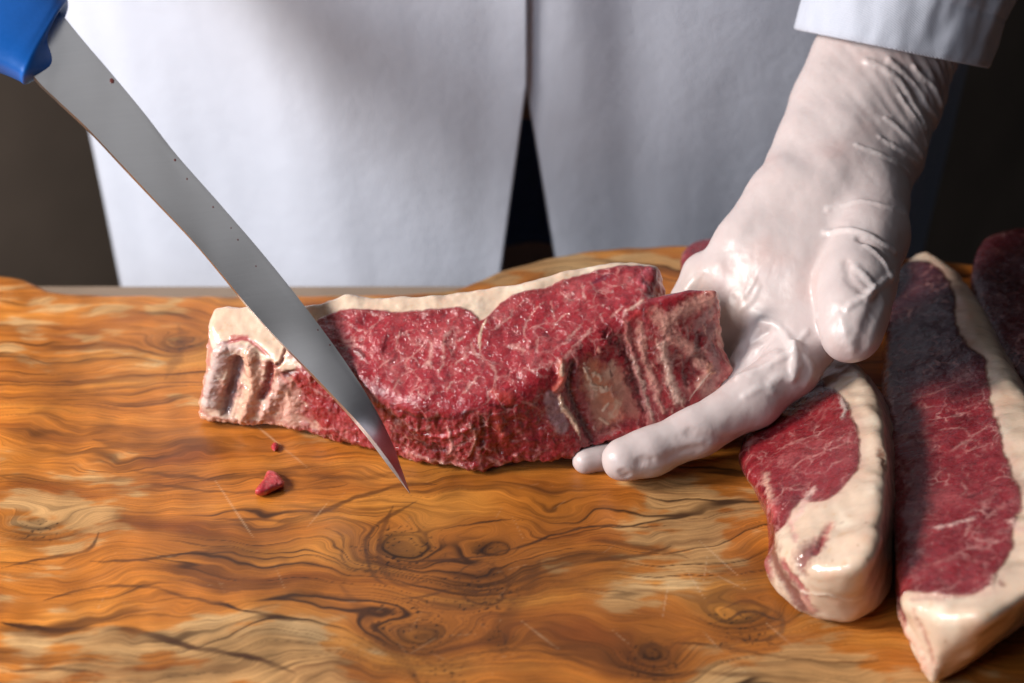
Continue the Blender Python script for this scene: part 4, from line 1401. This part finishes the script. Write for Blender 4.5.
# ------------------------------------------------------------------ the butcher: body, coat, trousers, sleeve, glove
YC = 0.335                                   # centre of the torso, away from the table


def person():
    wrist = at(882, 90, 84.4)
    fdir = unit(at(945, -60, 84.8) - at(882, 90, 84.2))
    elbow = wrist + fdir * 0.25
    shoulder = np.array([0.235, YC + 0.03, 0.46])
    hip = np.array([0.01, YC, -0.12])
    chest = np.array([0.01, YC, 0.40])
    f = lambda a, b, ra, rb, k=0.03: (np.array(a), np.array(b), ra, rb, k)
    body = [f((-0.07, YC, -0.10), (-0.08, YC, 0.36), 0.105, 0.105), f((0.09, YC, -0.10), (0.10, YC, 0.36), 0.105, 0.105), f((0.01, YC, -0.05), (0.01, YC, 0.42), 0.11, 0.12),
            f((-0.08, YC, -0.12), (-0.10, YC, -0.60), 0.085, 0.062), f((0.10, YC, -0.12), (0.12, YC, -0.60), 0.085, 0.062), f((-0.20, YC + 0.02, 0.45), tuple(shoulder), 0.06, 0.06),
            f(shoulder, elbow, 0.048, 0.038), f(elbow, wrist, 0.034, 0.017), f(wrist, at(800, 230, 80.6), 0.017, 0.010, 0.01), f((0.01, YC, 0.44), (0.01, YC - 0.01, 0.58), 0.06, 0.055)]
    V, Q = sdf_mesh(lambda P: cones_sdf(P, body), (-0.34, 0.0 - 0.10, -0.68), (0.45, 0.50, 0.66), 0.006)
    V = smooth(V, Q, 1)
    body_o = mesh_obj('person', V, Q, M_SKIN)
    tag(body_o, 'butcher in a white coat and navy jeans reaching a gloved hand over the board', 'person')

    # trousers
    legs = [f((-0.08, YC, -0.08), (-0.10, YC, -0.58), 0.100, 0.078), f((0.10, YC, -0.08), (0.12, YC, -0.58), 0.100, 0.078), f((-0.06, YC, -0.02), (0.08, YC, -0.02), 0.118, 0.118)]

    def jeans(P):
        d = cones_sdf(P, legs) + 0.004 * fbm(P * 22, 3, 5)
        return np.maximum(d, P[:, 2] - 0.07)
    V, Q = sdf_mesh(jeans, (-0.25, YC - 0.17, -0.70), (0.27, YC + 0.17, 0.10), 0.006)
    mesh_obj('trousers', V, Q, M_JEANS, body_o)

    # coat: two front panels wrapped round the body, open below the last button
    def coat_y(x, z):
        return None

    def panel(side):
        nz, nt = 240, 260
        zs = np.linspace(-0.42, 0.50, nz)
        V = np.zeros((nz, nt, 3))
        for i, z in enumerate(zs):
            A = 0.281 + 0.10 * min(max(z, -0.25), 0.25)
            Bd = 0.168 + 0.015 * sst(0.1, -0.3, z)
            # opening: closed above the apex, spreading below
            drop = max(0.0, ZAP - z)
            if side < 0:
                xo = XAP + 0.014 * sst(0, -0.02, ZAP - z) * 0 - 0.125 * drop
            else:
                xo = XAP + 0.16 * drop - 0.001
            x0 = xo - 0.01
            th0 = math.asin(max(-1, min(1, x0 / A)))
            th1 = side * math.pi * 0.985
            th = th0 + (th1 - th0) * np.linspace(0, 1, nt) ** 1.15
            X = 0.01 + A * np.sin(th)
            Y = YC - Bd * np.sign(np.cos(th)) * np.abs(np.cos(th)) ** 0.62
            s_ = np.abs(th - th0)
            P = np.stack([th * 1.0 + side * 3.1, 0 * th + z * 1.2, 0 * th], 1)
            P[:, 0] += 0.25 * z
            fold = 0.014 * fbm(P * [1.9, 1.1, 1], 2, 77) + 0.0022 * fbm(P * [4.4, 3.2, 1], 2, 78)
            fold = fold * sst(0.0, 0.12, s_) + (-0.0035 if side > 0 else 0.0)
            V[i, :, 0] = X + np.sin(th) * fold
            V[i, :, 1] = Y - np.cos(th) * fold
            V[i, :, 2] = z
        V = V.reshape(-1, 3)
        idx = np.arange(nz * nt).reshape(nz, nt)
        Q = np.stack([idx[:-1, :-1], idx[:-1, 1:], idx[1:, 1:], idx[1:, :-1]], -1).reshape(-1, 4)
        N = vnormals(V, Q)
        C = V - np.array([0.01, YC, 0])
        if (N[:, :2] * C[:, :2]).sum() < 0:
            N = -N
            Q = Q[:, ::-1]
        V2 = V - N * 0.0016
        n = len(V)
        bd = np.concatenate([idx[0, :], idx[1:, -1], idx[-1, -2::-1], idx[-2:0:-1, 0]])
        side_q = np.stack([bd, np.roll(bd, -1), np.roll(bd, -1) + n, bd + n], -1)
        return np.concatenate([V, V2]), np.concatenate([Q, Q[:, ::-1] + n, side_q])
    ap = CAMP + ray(527, 85) * ((YC - 0.17 - CAMP[1]) / ray(527, 85)[1])
    ZAP, XAP = ap[2], ap[0]
    Va, Qa = panel(-1)
    Vb, Qb = panel(1)
    coat = mesh_obj('coat', np.concatenate([Va, Vb]), np.concatenate([Qa, Qb + len(Va)]), M_COAT, body_o)

    # sleeve: a cotton tube with a turned cuff
    c0 = at(893, 46, 84.4)
    axd = unit(at(950, -140, 83.0) - c0)
    ex = unit(RGT * 0.96 - axd * (RGT @ axd) * 0.96 - UPV * 0.0)
    ex = unit(ex - axd * (ex @ axd))
    ey = np.cross(axd, ex)
    K = 200
    # the tube runs up the forearm, then turns to the shoulder
    path = [c0, c0 + axd * 0.08, c0 + axd * 0.17, c0 + axd * 0.235]
    up_ = shoulder - path[-1]
    path += [path[-1] + up_ * 0.25 + axd * 0.02, path[-1] + up_ * 0.6, shoulder]
    pc = catmull(np.array(path), 26, False)
    L = np.concatenate([[0], np.cumsum(np.linalg.norm(np.diff(pc, axis=0), axis=1))])
    th = np.linspace(0, 2 * np.pi, K, endpoint=False)
    rows = []
    # inside of the cuff first, then the rolled lip, then the outside
    ins = [(0.050, -0.0035), (0.030, -0.0035), (0.012, -0.0034), (0.002, -0.0032), (-0.0012, -0.0022), (-0.0016, -0.001), (-0.0008, 0.0)]
    stations = [(t, o) for t, o in ins] + [(t, 0.0) for t in np.concatenate([np.linspace(0.001, 0.03, 24)[1:], np.linspace(0.032, L[-1], 150)])]
    for t, off in stations:
        tc = max(t, 0)
        c = np.array([np.interp(tc, L, pc[:, q]) for q in range(3)])
        c2 = np.array([np.interp(tc + 0.01, L, pc[:, q]) for q in range(3)])
        c1 = np.array([np.interp(max(tc - 0.01, 0), L, pc[:, q]) for q in range(3)])
        tg = unit(c2 - c1) if tc > 0.015 else axd
        e1 = unit(ex - tg * (ex @ tg))
        e2 = np.cross(tg, e1)
        if t < 0:
            c = c + axd * t
        rx, ry = 0.0485 + 0.05 * min(t, 0.2), 0.043 + 0.05 * min(t, 0.2)
        P = np.stack([np.cos(th) * 1.3, np.sin(th) * 1.3, 0 * th + t * 14], 1)
        fold = (0.0035 + 0.02 * min(max(t, 0), 0.2)) * fbm(P, 3, 88) + 0.0009 * fbm(P * 3, 2, 89)
        hem = -0.0006 * math.exp(-((t - 0.024) / 0.0012) ** 2) if off == 0 else 0
        slant = 0.0045 * np.cos(th - 0.6) * max(0, 1 - abs(t) / 0.05)
        rr = off + fold + hem
        rows.append(c + np.outer(np.cos(th) * (rx + rr), e1) + np.outer(np.sin(th) * (ry + rr), e2) + np.outer(slant, axd))
    V = np.concatenate(rows)
    n = len(rows)
    idx = np.arange(n * K).reshape(n, K)
    Q = np.stack([idx[:-1], np.roll(idx[:-1], -1, 1), np.roll(idx[1:], -1, 1), idx[1:]], -1).reshape(-1, 4)
    so = mesh_obj('sleeve', V, Q, M_COAT, body_o)

    # glove
    def glove(P):
        d = cones_sdf(P, HAND_PALM + HAND_FINGERS)
        t = cones_sdf(P, HAND_THUMB)
        k = 0.0035
        h = np.clip(0.5 + 0.5 * (d - t) / k, 0, 1)
        d = d * (1 - h) + t * h - k * h * (1 - h)
        return np.maximum(d, -((at(890, 20, 86.2) - P) @ fdir))
    allp = np.array([at(*p) for p in [(555, 475, 75), (960, 10, 87), (680, 300, 81), (930, 370, 73), (800, 20, 87), (960, 90, 84), (640, 490, 74)]])
    V, Q = sdf_mesh(glove, allp.min(0) - 0.03, allp.max(0) + 0.03, 0.0009)
    V = smooth(V, Q, 8)
    s = Skin(V, Q)
    s.col[:] = [0.54, 0.45, 0.44]
    P = s.V * 100
    s.col = mix(s.col, [0.52, 0.36, 0.335], sst(0.0, 0.8, fbm(P * 0.35, 3, 12)) * 0.6)
    # latex pulled taut and slack: low folds everywhere
    q = (s.V - at(820, 200, 81))
    along = q @ fdir
    s.disp += 0.0006 * fbm(P * 0.5, 2, 13) + 0.00018 * fbm(P * np.array([1.6, 1.6, 1.6]), 2, 14)
    wr = sst(0.01, 0.09, along)
    lat = q @ unit(np.cross(fdir, FWD))
    sd = q @ unit(np.cross(fdir, FWD))
    sd = sd if (at(930, 90, 84) - at(820, 200, 81)) @ unit(np.cross(fdir, FWD)) > 0 else -sd
    s.disp += wr * (0.25 + 0.75 * sst(-0.01, 0.03, sd)) * 0.0012 * np.clip(1.5 * perlin(np.stack([along * 190 + sd * 150, sd * 25, 0 * sd], 1), 15), -0.3, 1)
    s.disp += 0.0009 * np.clip(perlin(np.stack([along * 70 - lat * 50, lat * 16, 0 * lat + 3], 1), 16), -0.2, 1) * sst(-0.03, 0.02, along)
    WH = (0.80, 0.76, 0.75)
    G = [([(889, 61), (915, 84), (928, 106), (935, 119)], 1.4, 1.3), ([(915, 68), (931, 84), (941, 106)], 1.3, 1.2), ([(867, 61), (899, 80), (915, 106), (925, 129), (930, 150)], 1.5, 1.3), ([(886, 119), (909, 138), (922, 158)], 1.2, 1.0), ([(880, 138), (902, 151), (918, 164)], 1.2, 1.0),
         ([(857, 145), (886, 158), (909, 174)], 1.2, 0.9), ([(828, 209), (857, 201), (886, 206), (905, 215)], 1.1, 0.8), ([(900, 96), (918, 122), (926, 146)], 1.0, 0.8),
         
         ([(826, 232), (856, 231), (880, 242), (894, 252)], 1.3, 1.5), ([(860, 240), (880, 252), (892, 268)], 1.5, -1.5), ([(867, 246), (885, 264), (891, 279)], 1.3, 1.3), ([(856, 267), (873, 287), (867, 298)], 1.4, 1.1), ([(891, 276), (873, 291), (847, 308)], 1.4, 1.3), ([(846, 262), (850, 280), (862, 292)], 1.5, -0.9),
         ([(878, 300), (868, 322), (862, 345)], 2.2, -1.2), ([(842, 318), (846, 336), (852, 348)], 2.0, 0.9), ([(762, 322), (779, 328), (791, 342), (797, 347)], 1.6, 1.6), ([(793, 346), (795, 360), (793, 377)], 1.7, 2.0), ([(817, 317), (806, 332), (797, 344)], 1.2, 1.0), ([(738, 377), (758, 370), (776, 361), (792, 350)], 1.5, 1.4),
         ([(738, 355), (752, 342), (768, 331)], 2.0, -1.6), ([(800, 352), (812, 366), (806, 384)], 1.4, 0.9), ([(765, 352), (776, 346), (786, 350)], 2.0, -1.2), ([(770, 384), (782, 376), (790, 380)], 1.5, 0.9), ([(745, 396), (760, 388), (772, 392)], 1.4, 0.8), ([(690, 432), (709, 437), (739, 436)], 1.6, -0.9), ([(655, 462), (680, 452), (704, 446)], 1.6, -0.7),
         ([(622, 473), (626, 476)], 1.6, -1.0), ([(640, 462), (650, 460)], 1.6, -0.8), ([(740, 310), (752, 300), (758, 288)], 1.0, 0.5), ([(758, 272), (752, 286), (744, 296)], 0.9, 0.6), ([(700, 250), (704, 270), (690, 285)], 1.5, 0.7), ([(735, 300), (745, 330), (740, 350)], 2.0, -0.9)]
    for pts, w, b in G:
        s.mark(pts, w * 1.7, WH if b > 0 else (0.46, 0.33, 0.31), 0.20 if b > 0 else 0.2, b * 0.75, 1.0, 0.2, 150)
    for p in [(823, 227), (817, 250), (816, 275), (816, 305)]:
        pass
    s.mark([(624, 474)], 1.0, (0.35, 0.20, 0.14), 0.5)
    s.mark([(571, 468), (578, 472)], 1.6, (0.30, 0.15, 0.09), 0.6)
    Vd = s.V + s.N * s.disp[:, None]
    mesh_obj('glove', Vd, s.Q, M_GLOVE, body_o, col=s.col)


person()
